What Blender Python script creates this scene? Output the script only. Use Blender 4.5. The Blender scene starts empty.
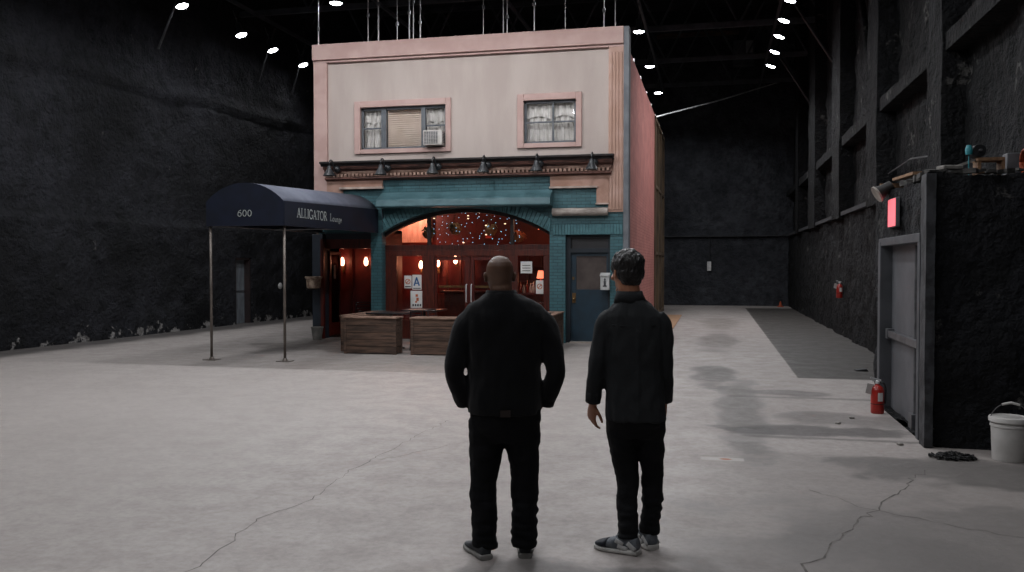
import bpy, bmesh, math, random
from mathutils import Vector, Matrix, noise
random.seed(7)
S = bpy.context.scene
COL = S.collection
PI = math.pi

# ------------------------------------------------------------------ helpers
def lin(h):
    h = h.lstrip('#')
    o = []
    for i in (0, 2, 4):
        c = int(h[i:i+2], 16) / 255
        o.append(c / 12.92 if c <= .04045 else ((c + .055) / 1.055) ** 2.4)
    return (*o, 1.0)

class MB:
    def __init__(self):
        self.v = []; self.f = []
    def add(self, vs, fs):
        b = len(self.v)
        self.v.extend([tuple(p) for p in vs])
        self.f.extend([tuple(b + i for i in f) for f in fs])
        return self
    def box(self, x0, x1, y0, y1, z0, z1):
        vs = [(x0,y0,z0),(x1,y0,z0),(x1,y1,z0),(x0,y1,z0),(x0,y0,z1),(x1,y0,z1),(x1,y1,z1),(x0,y1,z1)]
        fs = [(3,2,1,0),(4,5,6,7),(0,1,5,4),(1,2,6,5),(2,3,7,6),(3,0,4,7)]
        return self.add(vs, fs)
    def obox(self, c, size, rot=None):
        M = (rot.to_4x4() if rot is not None else Matrix.Identity(4))
        hx, hy, hz = (s/2 for s in size)
        vs = []
        for x, y, z in [(-1,-1,-1),(1,-1,-1),(1,1,-1),(-1,1,-1),(-1,-1,1),(1,-1,1),(1,1,1),(-1,1,1)]:
            vs.append(Vector(c) + M @ Vector((x*hx, y*hy, z*hz)))
        fs = [(3,2,1,0),(4,5,6,7),(0,1,5,4),(1,2,6,5),(2,3,7,6),(3,0,4,7)]
        return self.add(vs, fs)
    def loft(self, rings, closed=False):
        n = len(rings[0]); vs = [p for r in rings for p in r]; fs = []
        for i in range(len(rings) - 1):
            for k in range(n):
                a = i*n + k; b = i*n + (k+1) % n
                fs.append((a, b, b + n, a + n))
        if not closed:
            fs.append(tuple(range(n - 1, -1, -1)))
            fs.append(tuple((len(rings)-1)*n + k for k in range(n)))
        return self.add(vs, fs)
    def tube(self, pts, r, n=12):
        pts = [Vector(p) for p in pts]
        rr = r if isinstance(r, (list, tuple)) else [r] * len(pts)
        rings = []; ref = None
        for i, p in enumerate(pts):
            t = (pts[min(i+1, len(pts)-1)] - pts[max(i-1, 0)]).normalized()
            if ref is None:
                ref = Vector((0,0,1)) if abs(t.z) < .9 else Vector((0,1,0))
            u = (ref - t * ref.dot(t)).normalized(); w = t.cross(u); ref = u
            ra = rr[i]
            ru, rw = ra if isinstance(ra, (list, tuple)) else (ra, ra)
            rings.append([p + u*math.cos(2*PI*k/n)*ru + w*math.sin(2*PI*k/n)*rw for k in range(n)])
        return self.loft(rings)
    def lathe(self, prof, c=(0,0,0), axis=None, n=20):
        # prof: list of (radius, height)
        M = Matrix.Identity(3)
        if axis is not None:
            M = Vector((0,0,1)).rotation_difference(Vector(axis)).to_matrix()
        rings = [[Vector(c) + M @ Vector((max(r, 1e-4)*math.cos(2*PI*k/n), max(r, 1e-4)*math.sin(2*PI*k/n), h)) for k in range(n)] for r, h in prof]
        return self.loft(rings)
    def ball(self, c, r, n=14, rot=None):
        r = r if isinstance(r, (list, tuple)) else (r, r, r)
        M = rot if rot is not None else Matrix.Identity(3)
        rings = []
        m = max(6, n // 2 + 2)
        for i in range(m):
            a = -PI/2 + PI * (i + .02) / (m - 1 + .04)
            rings.append([Vector(c) + M @ Vector((r[0]*math.cos(a)*math.cos(2*PI*k/n), r[1]*math.cos(a)*math.sin(2*PI*k/n), r[2]*math.sin(a))) for k in range(n)])
        return self.loft(rings)
    def prism(self, poly, axis, a, b):
        # poly 2D, extruded along axis ('x': poly=(y,z); 'y': poly=(x,z); 'z': poly=(x,y))
        def P(u, v, w):
            return {'x': (w,u,v), 'y': (u,w,v), 'z': (u,v,w)}[axis]
        n = len(poly)
        vs = [P(u, v, a) for u, v in poly] + [P(u, v, b) for u, v in poly]
        fs = [tuple(range(n-1, -1, -1)), tuple(range(n, 2*n))]
        for i in range(n):
            j = (i + 1) % n
            fs.append((i, j, j + n, i + n))
        return self.add(vs, fs)
    def mesh(self, name):
        me = bpy.data.meshes.new(name)
        me.from_pydata([tuple(v) for v in self.v], [], self.f)
        bm = bmesh.new(); bm.from_mesh(me)
        bmesh.ops.recalc_face_normals(bm, faces=bm.faces)
        bm.to_mesh(me); bm.free()
        return me
    def build(self, name, m, parent=None, smooth=False, bevel=0, angle=None):
        return link(name, self.mesh(name), m, parent, smooth, bevel)

def link(name, me, m, parent=None, smooth=False, bevel=0):
    o = bpy.data.objects.new(name, me); COL.objects.link(o)
    if m is not None:
        me.materials.append(m)
    if smooth:
        me.shade_smooth()
        if smooth == 'auto':
            me.set_sharp_from_angle(angle=math.radians(40))
    if bevel:
        b = o.modifiers.new('edge', 'BEVEL'); b.width = bevel; b.segments = 2; b.limit_method = 'ANGLE'
    if parent is not None:
        adopt(o, parent)
    return o

def world_of(o):
    M = o.matrix_basis.copy()
    return M if o.parent is None else world_of(o.parent) @ o.matrix_parent_inverse @ M

def adopt(o, p):
    o.parent = p
    o.matrix_parent_inverse = world_of(p).inverted()

def tag(o, label, cat, group=None):
    o['label'] = label; o['category'] = cat
    if group: o['group'] = group
    return o
def struct(o):
    o['kind'] = 'structure'; return o
def thing(name, label, cat, loc, group=None):
    o = bpy.data.objects.new(name, None); COL.objects.link(o); o.location = loc
    o.empty_display_size = .1
    return tag(o, label, cat, group)
def copy_tree(o, parent=None):
    c = o.copy(); COL.objects.link(c)
    if parent is not None:
        c.parent = parent; c.matrix_parent_inverse = o.matrix_parent_inverse.copy()
    for ch in [x for x in S.objects if x.parent == o]:
        copy_tree(ch, c)
    return c

# ------------------------------------------------------------------ materials
def nn(t, kind, **kw):
    n = t.nodes.new(kind)
    for k, v in kw.items():
        if k in n.inputs: n.inputs[k].default_value = v
        else: setattr(n, k, v)
    return n
def base_mat(name):
    m = bpy.data.materials.new(name); m.use_nodes = True
    t = m.node_tree; b = t.nodes['Principled BSDF']
    return m, t, b
def objco(t, scale=(1,1,1)):
    tc = nn(t, 'ShaderNodeTexCoord'); mp = nn(t, 'ShaderNodeMapping')
    mp.inputs['Scale'].default_value = scale
    t.links.new(tc.outputs['Object'], mp.inputs['Vector'])
    return mp.outputs[0]
def mixc(t, fac, a, b, mode='MIX'):
    n = nn(t, 'ShaderNodeMix', data_type='RGBA', blend_type=mode)
    for s, v in ((0, fac), (6, a), (7, b)):
        if isinstance(v, bpy.types.NodeSocket): t.links.new(v, n.inputs[s])
        else: n.inputs[s].default_value = v
    return n.outputs[2]
def math_(t, op, a, b=None, clamp=False):
    n = nn(t, 'ShaderNodeMath', operation=op, use_clamp=clamp)
    for i, v in enumerate((a, b)):
        if v is None: continue
        if isinstance(v, bpy.types.NodeSocket): t.links.new(v, n.inputs[i])
        else: n.inputs[i].default_value = v
    return n.outputs[0]
def smooth_(t, x, lo, hi):
    n = nn(t, 'ShaderNodeMapRange', interpolation_type='SMOOTHSTEP')
    t.links.new(x, n.inputs[0]); n.inputs[1].default_value = lo; n.inputs[2].default_value = hi
    return n.outputs[0]
def noise_(t, vec, scale, detail=4, rough=.55):
    n = nn(t, 'ShaderNodeTexNoise'); n.inputs['Scale'].default_value = scale
    n.inputs['Detail'].default_value = detail; n.inputs['Roughness'].default_value = rough
    t.links.new(vec, n.inputs['Vector'])
    return n.outputs[0]
def bump_(t, b, h, strength, dist=.02):
    n = nn(t, 'ShaderNodeBump'); n.inputs['Strength'].default_value = strength; n.inputs['Distance'].default_value = dist
    t.links.new(h, n.inputs['Height']); t.links.new(n.outputs[0], b.inputs['Normal'])

def mat(name, c1, c2=None, rough=.6, scale=4, bump=0, bscale=60, metal=0, spec=.5, stretch=(1,1,1), lo=.35, hi=.65, sheen=0, bdist=.02):
    m, t, b = base_mat(name)
    b.inputs['Roughness'].default_value = rough; b.inputs['Metallic'].default_value = metal
    b.inputs['Specular IOR Level'].default_value = spec
    v = objco(t, stretch)
    if c2 is None:
        h = c1; a = lin(c1); c2l = tuple(x * .82 for x in a[:3]) + (1,)
    else:
        a = lin(c1); c2l = lin(c2)
    f = smooth_(t, noise_(t, v, scale, 5), lo, hi)
    t.links.new(mixc(t, f, a, c2l), b.inputs['Base Color'])
    if sheen: b.inputs['Sheen Weight'].default_value = sheen
    if bump: bump_(t, b, noise_(t, v, bscale, 3), bump, bdist)
    return m
def emit(name, c, strength):
    m, t, b = base_mat(name)
    b.inputs['Base Color'].default_value = lin(c)
    b.inputs['Emission Color'].default_value = lin(c); b.inputs['Emission Strength'].default_value = strength
    return m
def glass(name, tint='#ffffff', clear=.93, rough=.02):
    m, t, b = base_mat(name); t.nodes.remove(b)
    out = t.nodes['Material Output']
    tr = nn(t, 'ShaderNodeBsdfTransparent'); tr.inputs[0].default_value = lin(tint)
    gl = nn(t, 'ShaderNodeBsdfGlossy'); gl.inputs['Roughness'].default_value = rough
    fr = nn(t, 'ShaderNodeFresnel'); fr.inputs[0].default_value = 1.35
    mx = nn(t, 'ShaderNodeMixShader')
    t.links.new(fr.outputs[0], mx.inputs[0]); t.links.new(tr.outputs[0], mx.inputs[1]); t.links.new(gl.outputs[0], mx.inputs[2])
    t.links.new(mx.outputs[0], out.inputs[0])
    return m
def brick(name, c1, c2, mortar, w=.2, h=.07, axis='xz', bump=.6, rough=.5):
    m, t, b = base_mat(name); b.inputs['Roughness'].default_value = rough
    tc = nn(t, 'ShaderNodeTexCoord'); sx = nn(t, 'ShaderNodeSeparateXYZ'); cx = nn(t, 'ShaderNodeCombineXYZ')
    t.links.new(tc.outputs['Object'], sx.inputs[0])
    if axis == 'xz':
        t.links.new(math_(t, 'ADD', sx.outputs[0], sx.outputs[1]), cx.inputs[0]); t.links.new(sx.outputs[2], cx.inputs[1])
    else:
        t.links.new(sx.outputs[1], cx.inputs[0]); t.links.new(sx.outputs[2], cx.inputs[1])
    br = nn(t, 'ShaderNodeTexBrick'); t.links.new(cx.outputs[0], br.inputs['Vector'])
    br.inputs['Color1'].default_value = lin(c1); br.inputs['Color2'].default_value = lin(c2); br.inputs['Mortar'].default_value = lin(mortar)
    br.inputs['Scale'].default_value = 1; br.inputs['Mortar Size'].default_value = .007; br.inputs['Mortar Smooth'].default_value = .3
    br.inputs['Brick Width'].default_value = w; br.inputs['Row Height'].default_value = h
    f = smooth_(t, noise_(t, tc.outputs['Object'], 2.5, 5), .3, .7)
    col = mixc(t, f, br.outputs['Color'], (.75,.75,.75,1), 'MULTIPLY')
    t.links.new(col, b.inputs['Base Color'])
    hgt = math_(t, 'SUBTRACT', math_(t, 'MULTIPLY', noise_(t, tc.outputs['Object'], 30, 3), .4), br.outputs['Fac'])
    bump_(t, b, hgt, bump, .012)
    return m
def rough_wall(name, c1, c2, chip, chip_amt=.5, chip_h=.9, scuff=.70, bd=.11):
    # black painted rough plaster with paint chipped off to pale plaster near the floor
    m, t, b = base_mat(name); b.inputs['Roughness'].default_value = .8; b.inputs['Specular IOR Level'].default_value = .25
    tc = nn(t, 'ShaderNodeTexCoord'); v = tc.outputs['Object']
    big = smooth_(t, noise_(t, v, .35, 6, .65), .36, .66)
    fine = smooth_(t, noise_(t, v, 3.5, 6, .65), .35, .7)
    col = mixc(t, big, lin(c1), lin(c2))
    col = mixc(t, math_(t, 'MULTIPLY', fine, .75), col, tuple(x*.35 for x in lin(c1)[:3]) + (1,))
    sx = nn(t, 'ShaderNodeSeparateXYZ'); t.links.new(v, sx.inputs[0])
    zf = nn(t, 'ShaderNodeMapRange'); t.links.new(sx.outputs[2], zf.inputs[0])
    zf.inputs[1].default_value = 0; zf.inputs[2].default_value = chip_h; zf.inputs[3].default_value = .13 * chip_amt; zf.inputs[4].default_value = 0
    n1 = math_(t, 'ADD', noise_(t, v, 2.6, 7, .68), zf.outputs[0])
    chips = smooth_(t, n1, .72, .76)
    n2 = smooth_(t, noise_(t, v, 1.6, 8, .75), scuff, scuff + .05)
    chips = math_(t, 'MAXIMUM', chips, math_(t, 'MULTIPLY', n2, .55))
    col = mixc(t, chips, col, lin(chip))
    t.links.new(col, b.inputs['Base Color'])
    h = math_(t, 'ADD', math_(t, 'MULTIPLY', noise_(t, v, 2.2, 6, .6), 2.2), noise_(t, v, 11, 5, .65))
    bump_(t, b, h, 1.0, bd)
    return m

M = {}
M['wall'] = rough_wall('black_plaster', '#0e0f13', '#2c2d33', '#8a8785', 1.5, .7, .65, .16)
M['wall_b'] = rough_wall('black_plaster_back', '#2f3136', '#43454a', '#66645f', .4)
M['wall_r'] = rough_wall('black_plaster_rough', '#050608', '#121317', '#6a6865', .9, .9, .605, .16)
M['annex'] = rough_wall('black_foam_annex', '#121316', '#2d2e33', '#6a6866', .9, 1.3, .61, .2)
M['ceil'] = mat('ceiling_black', '#17181c', '#202227', .9, 1)
M['truss'] = mat('truss_black', '#2c2f34', '#3c3f45', .6, 3)
M['steel'] = mat('dull_steel', '#6f7073', '#5a5b5e', .45, 8, metal=.7)
M['rod'] = mat('pale_rod', '#c9cacb', '#a5a7a9', .45, 5)
M['rust'] = mat('rusty_beam', '#4a342a', '#1d1a1a', .8, 3, stretch=(1,4,4))
M['cream'] = mat('cream_stucco', '#b5a8a1', '#ab9d96', .85, 1.1, .25, 90, stretch=(1.5,1.5,.35))
M['pink'] = mat('pink_paint', '#b89c95', '#ad8f88', .75, 2, .15, 60)
M['pilaster'] = mat('pink_tan_paint', '#b8988b', '#a98777', .75, 2, .15, 60)
M['teal'] = brick('teal_brick', '#3d666d', '#365d64', '#27464c', .21, .072)
M['teal_flat'] = mat('teal_metal_hood', '#4c6b71', '#3f5d63', .45, 3, .1, 30)
M['teal_vous'] = mat('teal_arch_brick', '#426d73', '#365e65', .5, 9, .2, 60)
M['wood_corn'] = mat('weathered_cornice', '#6e4a40', '#33231f', .8, 5, .3, 40, stretch=(.6,4,6))
M['tan_corn'] = mat('cornice_tan', '#a08374', '#6b5044', .75, 6, .2, 40, stretch=(.7,3,3))
M['tar'] = mat('black_tar', '#171415', '#2a2220', .8, 5)
M['tanboard'] = mat('tan_board', '#a88678', '#93705f', .75, 3)
M['whiteledge'] = mat('white_ledge', '#b9a79d', '#9c8b82', .7, 5)
M['stone'] = mat('grey_stone', '#a49a92', '#857b74', .75, 5, .2, 40, stretch=(1,3,3))
M['greyframe'] = mat('grey_window_frame', '#5b5f64', '#4d5156', .5, 6)
M['greypost'] = mat('grey_corner_post', '#6b6e73', '#595c61', .6, 3)
M['curtain'] = mat('white_curtain', '#dcd8d4', '#c2bdb8', .9, 6, stretch=(4,1,.6))
M['blind'] = mat('cream_blind', '#e0d0c4', '#d6c4b6', .7, 3)
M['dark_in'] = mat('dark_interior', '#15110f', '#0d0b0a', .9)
M['glass'] = glass('window_glass')
M['glass_dark'] = glass('door_glass', '#b7a79f')
M['wood_red'] = mat('red_brown_wood', '#4f1c0f', '#361008', .4, 6, .1, 40, stretch=(5,5,.6))
M['wood_red2'] = mat('red_door_wood', '#55190f', '#390f08', .4, 5, .1, 40, stretch=(5,5,.6))
M['redwall'] = mat('red_plaster', '#5c120d', '#470d09', .6, 2, .2, 20)
M['pinkpanel'] = mat('plaster_panel', '#cf9c88', '#b27a66', .8, 3, stretch=(3,1,.5))
M['barfloor'] = mat('bar_floor', '#1d110c', '#120b08', .5, 4)
M['pink_brick'] = brick('pink_brick_side', '#bf7c74', '#b6736b', '#a66761', .24, .08, 'yz', .4, .8)
M['plywood'] = mat('plywood_flat', '#6b5844', '#4c4034', .8, 3, .2, 30, stretch=(2,2,.3))
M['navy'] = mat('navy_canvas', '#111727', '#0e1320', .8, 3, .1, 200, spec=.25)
M['canvas_top'] = mat('grey_blue_canvas', '#565a68', '#4c505e', .7, 3, .1, 200)  # awning roof canvas, paler than the navy sides
M['letter'] = mat('pale_lettering', '#aab0ad', '#9aa09e', .6)
M['pole'] = mat('weathered_metal_pole', '#77706a', '#5a524c', .5, 6, metal=.5, stretch=(3,3,.6))
M['slate'] = mat('slate_navy_paint', '#1f2833', '#18202a', .6, 4)
M['navydoor'] = mat('navy_teal_door', '#142c3a', '#102531', .45, 5, .1, 40)
M['navyframe'] = mat('navy_door_frame', '#0f1a24', '#0c151d', .5, 5)
M['transom'] = mat('grey_transom', '#3b3a3c', '#333234', .4, 3)
M['doorpane'] = mat('brown_door_pane', '#524a47', '#463f3d', .18, 3)  # opaque brown colour for the door pane
M['brass'] = mat('worn_brass', '#8a6f4a', '#6e563a', .4, 8, metal=.8)
M['chrome'] = mat('brushed_chrome', '#c9c9ca', '#b5b5b6', .3, 8, metal=.3)
M['lampblack'] = mat('black_enamel', '#2b2e31', '#1f2123', .4, 6)
M['planter'] = mat('weathered_planks', '#6a5244', '#3a2d26'[:7], .85, 4, .4, 40, stretch=(.7,5,7), lo=.3, hi=.7)
M['planter_cap'] = mat('weathered_cap_board', '#97796a', '#6b5546', .8, 5, .3, 40, stretch=(.8,4,4))
M['blackmetal'] = mat('black_metal', '#101113', '#1a1b1e', .45, 5)
M['tabletop'] = mat('black_table_top', '#15171b', '#1c1e22', .3, 5)
M['paper'] = mat('white_paper', '#c9c7c4', '#bcbab7', .8, 4)
M['blueink'] = mat('blue_ink', '#1d4f86', '#184575', .7)
M['orangeink'] = mat('orange_ink', '#b2582c', '#9d4c25', .7)
M['darkink'] = mat('dark_ink', '#3b3b3e', '#2d2d30', .7)
M['acwhite'] = mat('ac_casing', '#c9c4bf', '#b5b0aa', .5, 6)
M['acgrille'] = mat('ac_grille', '#5a5c60', '#47494d', .5, 6)
M['mailbox'] = mat('white_enamel_box', '#b9b9b8', '#a4a4a3', .45, 6)
M['green'] = mat('fern_green', '#58683f', '#404c30', .6, 9)
M['drygreen'] = mat('pale_fern', '#a89878', '#75684c', .7, 9)
M['basket'] = mat('wicker_basket', '#8a6242', '#6a4a30', .8, 20)
M['orange_leaf'] = mat('orange_flowers', '#a2502a', '#6f3a20', .7, 14)
M['bottle_red'] = mat('red_bottle', '#7a2a20', '#581a14', .15, 6)
M['bottle_clear'] = mat('pale_bottle', '#b08f80', '#8d6a5c', .15, 6)
M['concrete_pot'] = mat('grey_pot', '#6d6a66', '#5a5855', .8, 8)
M['tanpot'] = mat('painted_pot', '#a08d7c', '#6b5648', .7, 14)
M['skin_a'] = mat('skin_brown', '#644838', '#563d30', .5, 8, .1, 90)
M['skin_b'] = mat('skin_tan', '#b0795c', '#9c6850', .5, 8, .1, 90)
M['jacket'] = mat('black_wool', '#0a0b0f', '#07080b', .9, 5, .3, 220, sheen=.1, spec=.2)
M['trouser_a'] = mat('black_denim', '#0b0c0f', '#0f1013', .9, 5, .3, 200, spec=.2)
M['shirt'] = mat('charcoal_shirt', '#2a2c2e', '#222426', .85, 5, .25, 160, spec=.25)
M['trouser_b'] = mat('black_jeans', '#101114', '#0c0d10', .85, 5, .3, 200, spec=.25)
M['hair'] = mat('dark_hair', '#141212', '#1f1c1b', .45, 25, .8, 90, stretch=(1,1,.35), spec=.5)
M['shoe_a'] = mat('dark_grey_shoe', '#33373c', '#26292d', .7, 12)
M['sole_a'] = mat('pale_sole', '#8c8a87', '#75736f', .7, 12)
M['shoe_b'] = mat('grey_mesh_sneaker', '#70757b', '#5b6066', .75, 30, .3, 150)
M['shoe_toe'] = mat('navy_toe', '#161d28', '#10161f', .75, 30)
M['shoe_over'] = mat('pale_grey_overlay', '#c4c4c3', '#adadad', .6, 12)
M['sole_b'] = mat('white_sole', '#d2d0cc', '#b4b2ae', .7, 12)
M['lace'] = mat('grey_lace', '#7b7f84', '#6a6e73', .8)
M['leather'] = mat('brown_leather', '#22140f', '#1a0f0b', .7)
M['eye'] = mat('eye_white', '#d0ccc6', '#c2beb8', .2)
M['iris'] = mat('dark_iris', '#1c120c', '#120b08', .15)
M['bucket'] = mat('white_plastic_pail', '#d0cdca', '#c0bdb9', .45, 4)
M['wire'] = mat('steel_wire', '#8b8b8c', '#6f6f70', .4, 5, metal=.8)
M['extred'] = mat('red_cylinder', '#9e2219', '#8c1d15', .3, 5)
M['chain'] = mat('dark_chain', '#1f1f20', '#2b2a2a', .5, 9, metal=.5)
M['doorgrey'] = mat('grey_steel_door', '#58595d', '#4a4c50', .55, 2.5, .1, 30)
M['doorgrey2'] = mat('dark_grey_jamb', '#4a4c50', '#3a3c40', .6, 3)
M['doorleft'] = mat('scuffed_grey_door', '#7b8288', '#5d636a', .6, 3, stretch=(2,2,.6))
M['jambred'] = mat('dark_red_jamb', '#2a1c1c', '#1e1516', .7, 3)
M['woodpale'] = mat('raw_timber', '#8a6a4e', '#6c5038', .8, 6, stretch=(5,1,5))
M['debris'] = mat('pale_plaster_scrap', '#8d8984', '#75716c', .85, 9)
M['dustgrey'] = mat('dusty_rubble', '#4d4b48', '#2a2928', .9, 9)
M['annexpost'] = mat('scraped_dark_post', '#3c3d41', '#222326', .7, 7, .3, 30, lo=.4, hi=.6)
M['ledge_grey'] = mat('dusty_dark_ledge', '#2c2d31', '#1c1d20', .8, 3)
M['orangecord'] = mat('orange_cord', '#a3451f', '#8a3818', .6)
M['tealplastic'] = mat('teal_plastic', '#2f8a94', '#277680', .5)
M['hornbody'] = mat('dark_horn', '#2d2b2a', '#232120', .5, 5)
M['horn_rim'] = mat('pale_horn_rim', '#9a938a', '#837c74', .6, 8)
M['plywoodpale'] = mat('plywood_sheet', '#a8866a', '#96755a', .8, 3, stretch=(1,6,1))
M['exit'] = emit('red_lit_sign', '#f4707a', .9)
M['lens'] = emit('lamp_lens', '#f4f6ff', 30)
M['warm'] = emit('warm_bulb', '#ffab88', 9)
M['warmshade'] = emit('warm_shade', '#ff8a66', 1.3)
M['redneon'] = emit('red_glow', '#a02a20', .4)
M['fairy_b'] = emit('cool_bulb', '#7fc0ea', 1.3)
M['fairy_w'] = emit('warm_white_bulb', '#ffd9b0', 1.8)
M['crack'] = mat('floor_crack', '#4d4946', '#6b6662', .9, 12)

def floor_material():
    m, t, b = base_mat('concrete_floor')
    tc = nn(t, 'ShaderNodeTexCoord'); v = tc.outputs['Object']
    sx = nn(t, 'ShaderNodeSeparateXYZ'); t.links.new(v, sx.inputs[0]); X, Y = sx.outputs[0], sx.outputs[1]
    big = smooth_(t, noise_(t, v, .28, 6, .6), .3, .7)
    mid = smooth_(t, noise_(t, v, 2.6, 8, .72), .36, .68)
    fine = smooth_(t, noise_(t, v, 16, 7, .72), .38, .66)
    col = mixc(t, big, lin('#9d9692'), lin('#a59e9a'))
    col = mixc(t, math_(t, 'MULTIPLY', mid, .34), col, lin('#847c79'))
    col = mixc(t, math_(t, 'MULTIPLY', fine, .3), col, lin('#6b6764'))
    wob = noise_(t, v, 1.3, 6, .65); wob2 = noise_(t, v, .5, 5, .6)
    def blot(cx, cy, rx, ry, colr, amt, soft=.35, wb=1.6):
        nonlocal col
        dx = math_(t, 'DIVIDE', math_(t, 'SUBTRACT', X, cx), rx); dy = math_(t, 'DIVIDE', math_(t, 'SUBTRACT', Y, cy), ry)
        d = math_(t, 'SQRT', math_(t, 'ADD', math_(t, 'MULTIPLY', dx, dx), math_(t, 'MULTIPLY', dy, dy)))
        d = math_(t, 'ADD', d, math_(t, 'MULTIPLY', math_(t, 'SUBTRACT', wob, .5), wb * 1.6))
        k = math_(t, 'SUBTRACT', 1.0, smooth_(t, d, 1 - soft, 1 + soft * .3))
        col = mixc(t, math_(t, 'MULTIPLY', k, min(1, amt * 1.3)), col, lin(colr))
    def band(coord, a, b_, colr, amt, w=.15, lim=None, jag=.5, lw=.05):
        nonlocal col
        c = math_(t, 'ADD', coord, math_(t, 'MULTIPLY', math_(t, 'SUBTRACT', wob, .5), jag))
        k = math_(t, 'MULTIPLY', smooth_(t, c, a - w, a + w), math_(t, 'SUBTRACT', 1.0, smooth_(t, c, b_ - w, b_ + w)))
        if lim:
            k = math_(t, 'MULTIPLY', k, math_(t, 'MULTIPLY', smooth_(t, lim[0], lim[1] - lw, lim[1] + lw), math_(t, 'SUBTRACT', 1.0, smooth_(t, lim[0], lim[2] - lw, lim[2] + lw))))
        col = mixc(t, math_(t, 'MULTIPLY', k, amt), col, lin(colr))
    # older, slightly darker slab around the set
    band(Y, 13.4, 60, '#68635f', .5, .02, (X, -11.0, -2.6), .04, 1.6)
    # brownish dirt along the side wall with the small door
    band(math_(t, 'ADD', X, math_(t, 'MULTIPLY', Y, -.046)), -16, -13.75, '#343231', .85, .4, None, 1.3)
    # darker patch of floor under the entrance awning
    blot(-8.5, 17.6, 1.6, 1.6, '#443f3b', .6)
    # dark old asphalt lane in front of the door side
    band(X, 1.29, 3.4, '#34322f', .92, .015, (Y, 14.1, 36.6), .03)
    band(X, 1.6, 3.4, '#45423f', .45, .5, (Y, 14.1, 36.6), 2.2)
    band(Y, 3, 8.45, '#6f6966', .4, .12, (X, .1, 4), .35, .5)
    band(X, -.7, 1.25, '#6f6864', .28, .3, (Y, 9.5, 36), .9, 1.0)
    # damp patches, and darker ones in the near foreground
    for a in [(.05, 14.2, .35, 1.5, '#474543', .55), (.35, 11.0, .32, 3.2, '#52504e', .5), (.1, 20.5, .5, 2.6, '#5c5652', .5),
              (1.0, 9.6, 1.3, .32, '#474443', .6), (1.5, 10.4, .9, .5, '#55514f', .45), (.2, 27, .6, 3, '#66605a', .4), (1.0, 12.4, .7, .3, '#585453', .5),
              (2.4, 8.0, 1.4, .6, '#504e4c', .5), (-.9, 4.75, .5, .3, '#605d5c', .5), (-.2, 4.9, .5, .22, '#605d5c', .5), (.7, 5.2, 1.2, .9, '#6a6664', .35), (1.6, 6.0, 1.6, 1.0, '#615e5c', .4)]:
        blot(*a)
    band(Y, 7.98, 8.1, '#a9a39f', .8, .01, (X, -.1, .28), .02, .01)
    blot(.12, 8.04, .06, .035, '#9a5a3a', .8, .5, .3)
    # paler worn lines
    band(X, -.02, .9, '#958f8c', .35, .2, (Y, 8.9, 9.3), .6)
    band(Y, 11.9, 12.05, '#4d4a48', .5, .03, (X, .2, 2.1), .15)
    band(Y, 9.15, 9.26, '#413e3c', .55, .04, (X, .3, 3.3), .25)
    t.links.new(col, b.inputs['Base Color'])
    r = nn(t, 'ShaderNodeMapRange'); t.links.new(mid, r.inputs[0]); r.inputs[3].default_value = .5; r.inputs[4].default_value = .72
    t.links.new(r.outputs[0], b.inputs['Roughness'])
    b.inputs['Specular IOR Level'].default_value = .35
    bump_(t, b, math_(t, 'ADD', fine, mid), .12, .01)
    return m
M['floor'] = floor_material()

# ------------------------------------------------------------------ hall shell
CEIL = 12.8
struct(MB().box(-16, 4.2, -9, 39.2, -.2, 0).build('floor', M['floor']))
struct(MB().box(-16, 4.2, -9, 39.2, CEIL, CEIL + .2).build('ceiling', M['ceil']))

def wall_grid(us, zs, fn, holes=()):
    mb = MB(); n = len(zs)
    vs = [fn(u, z) for u in us for z in zs]; fs = []
    for i in range(len(us) - 1):
        for j in range(n - 1):
            um = (us[i] + us[i+1]) / 2; zm = (zs[j] + zs[j+1]) / 2
            if any(a < um < b and c < zm < d for a, b, c, d in holes): continue
            fs.append((i*n + j, (i+1)*n + j, (i+1)*n + j + 1, i*n + j + 1))
    mb.add(vs, fs); return mb
def frange(a, b, st, extra=()):
    o = [a + i * (b - a) / max(1, round((b - a) / st)) for i in range(max(1, round((b - a) / st)) + 1)]
    o = [x for x in o if all(abs(x - e) > st * .4 for e in extra)] + list(extra)
    return sorted(o)
def rough(p, a=.05, s=.7):
    q = Vector(p)
    return a * (noise.noise(q * s) + .6 * noise.noise(q * s * 2.7 + Vector((5, 1, 2))) + .35 * noise.noise(q * s * 6.5))
def left_x(y): return -14.13 + (y - 14.87) * .046
def left_fn(y, z):
    x = left_x(y)
    lz = 6.02 + (y - 15) * .028
    d = 0
    dz = z - lz
    if 0 <= dz < .32: d += .085 * (1 - dz / .32)
    if -.16 < dz < 0: d -= .06
    if z < 2.75: d += .10
    elif z < 2.9: d += .10 * (2.9 - z) / .15
    near = (22.9 < y < 24.1 and z < 2.2)
    r = 0 if near else rough((x, y, z), .05, .75) + rough((x + 9, y * .8, z * 1.6), .04, 1.9) * (1.2 if z < 2.75 else .7)
    return (x + d + r, y, z)
ys = frange(-9, 39, .14, (23.05, 23.9)); zs = frange(0, CEIL, .14, (1.97, 2.75, 2.88))
lw = wall_grid(ys, zs, left_fn, [(23.05, 23.9, 0, 1.97)])
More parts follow.
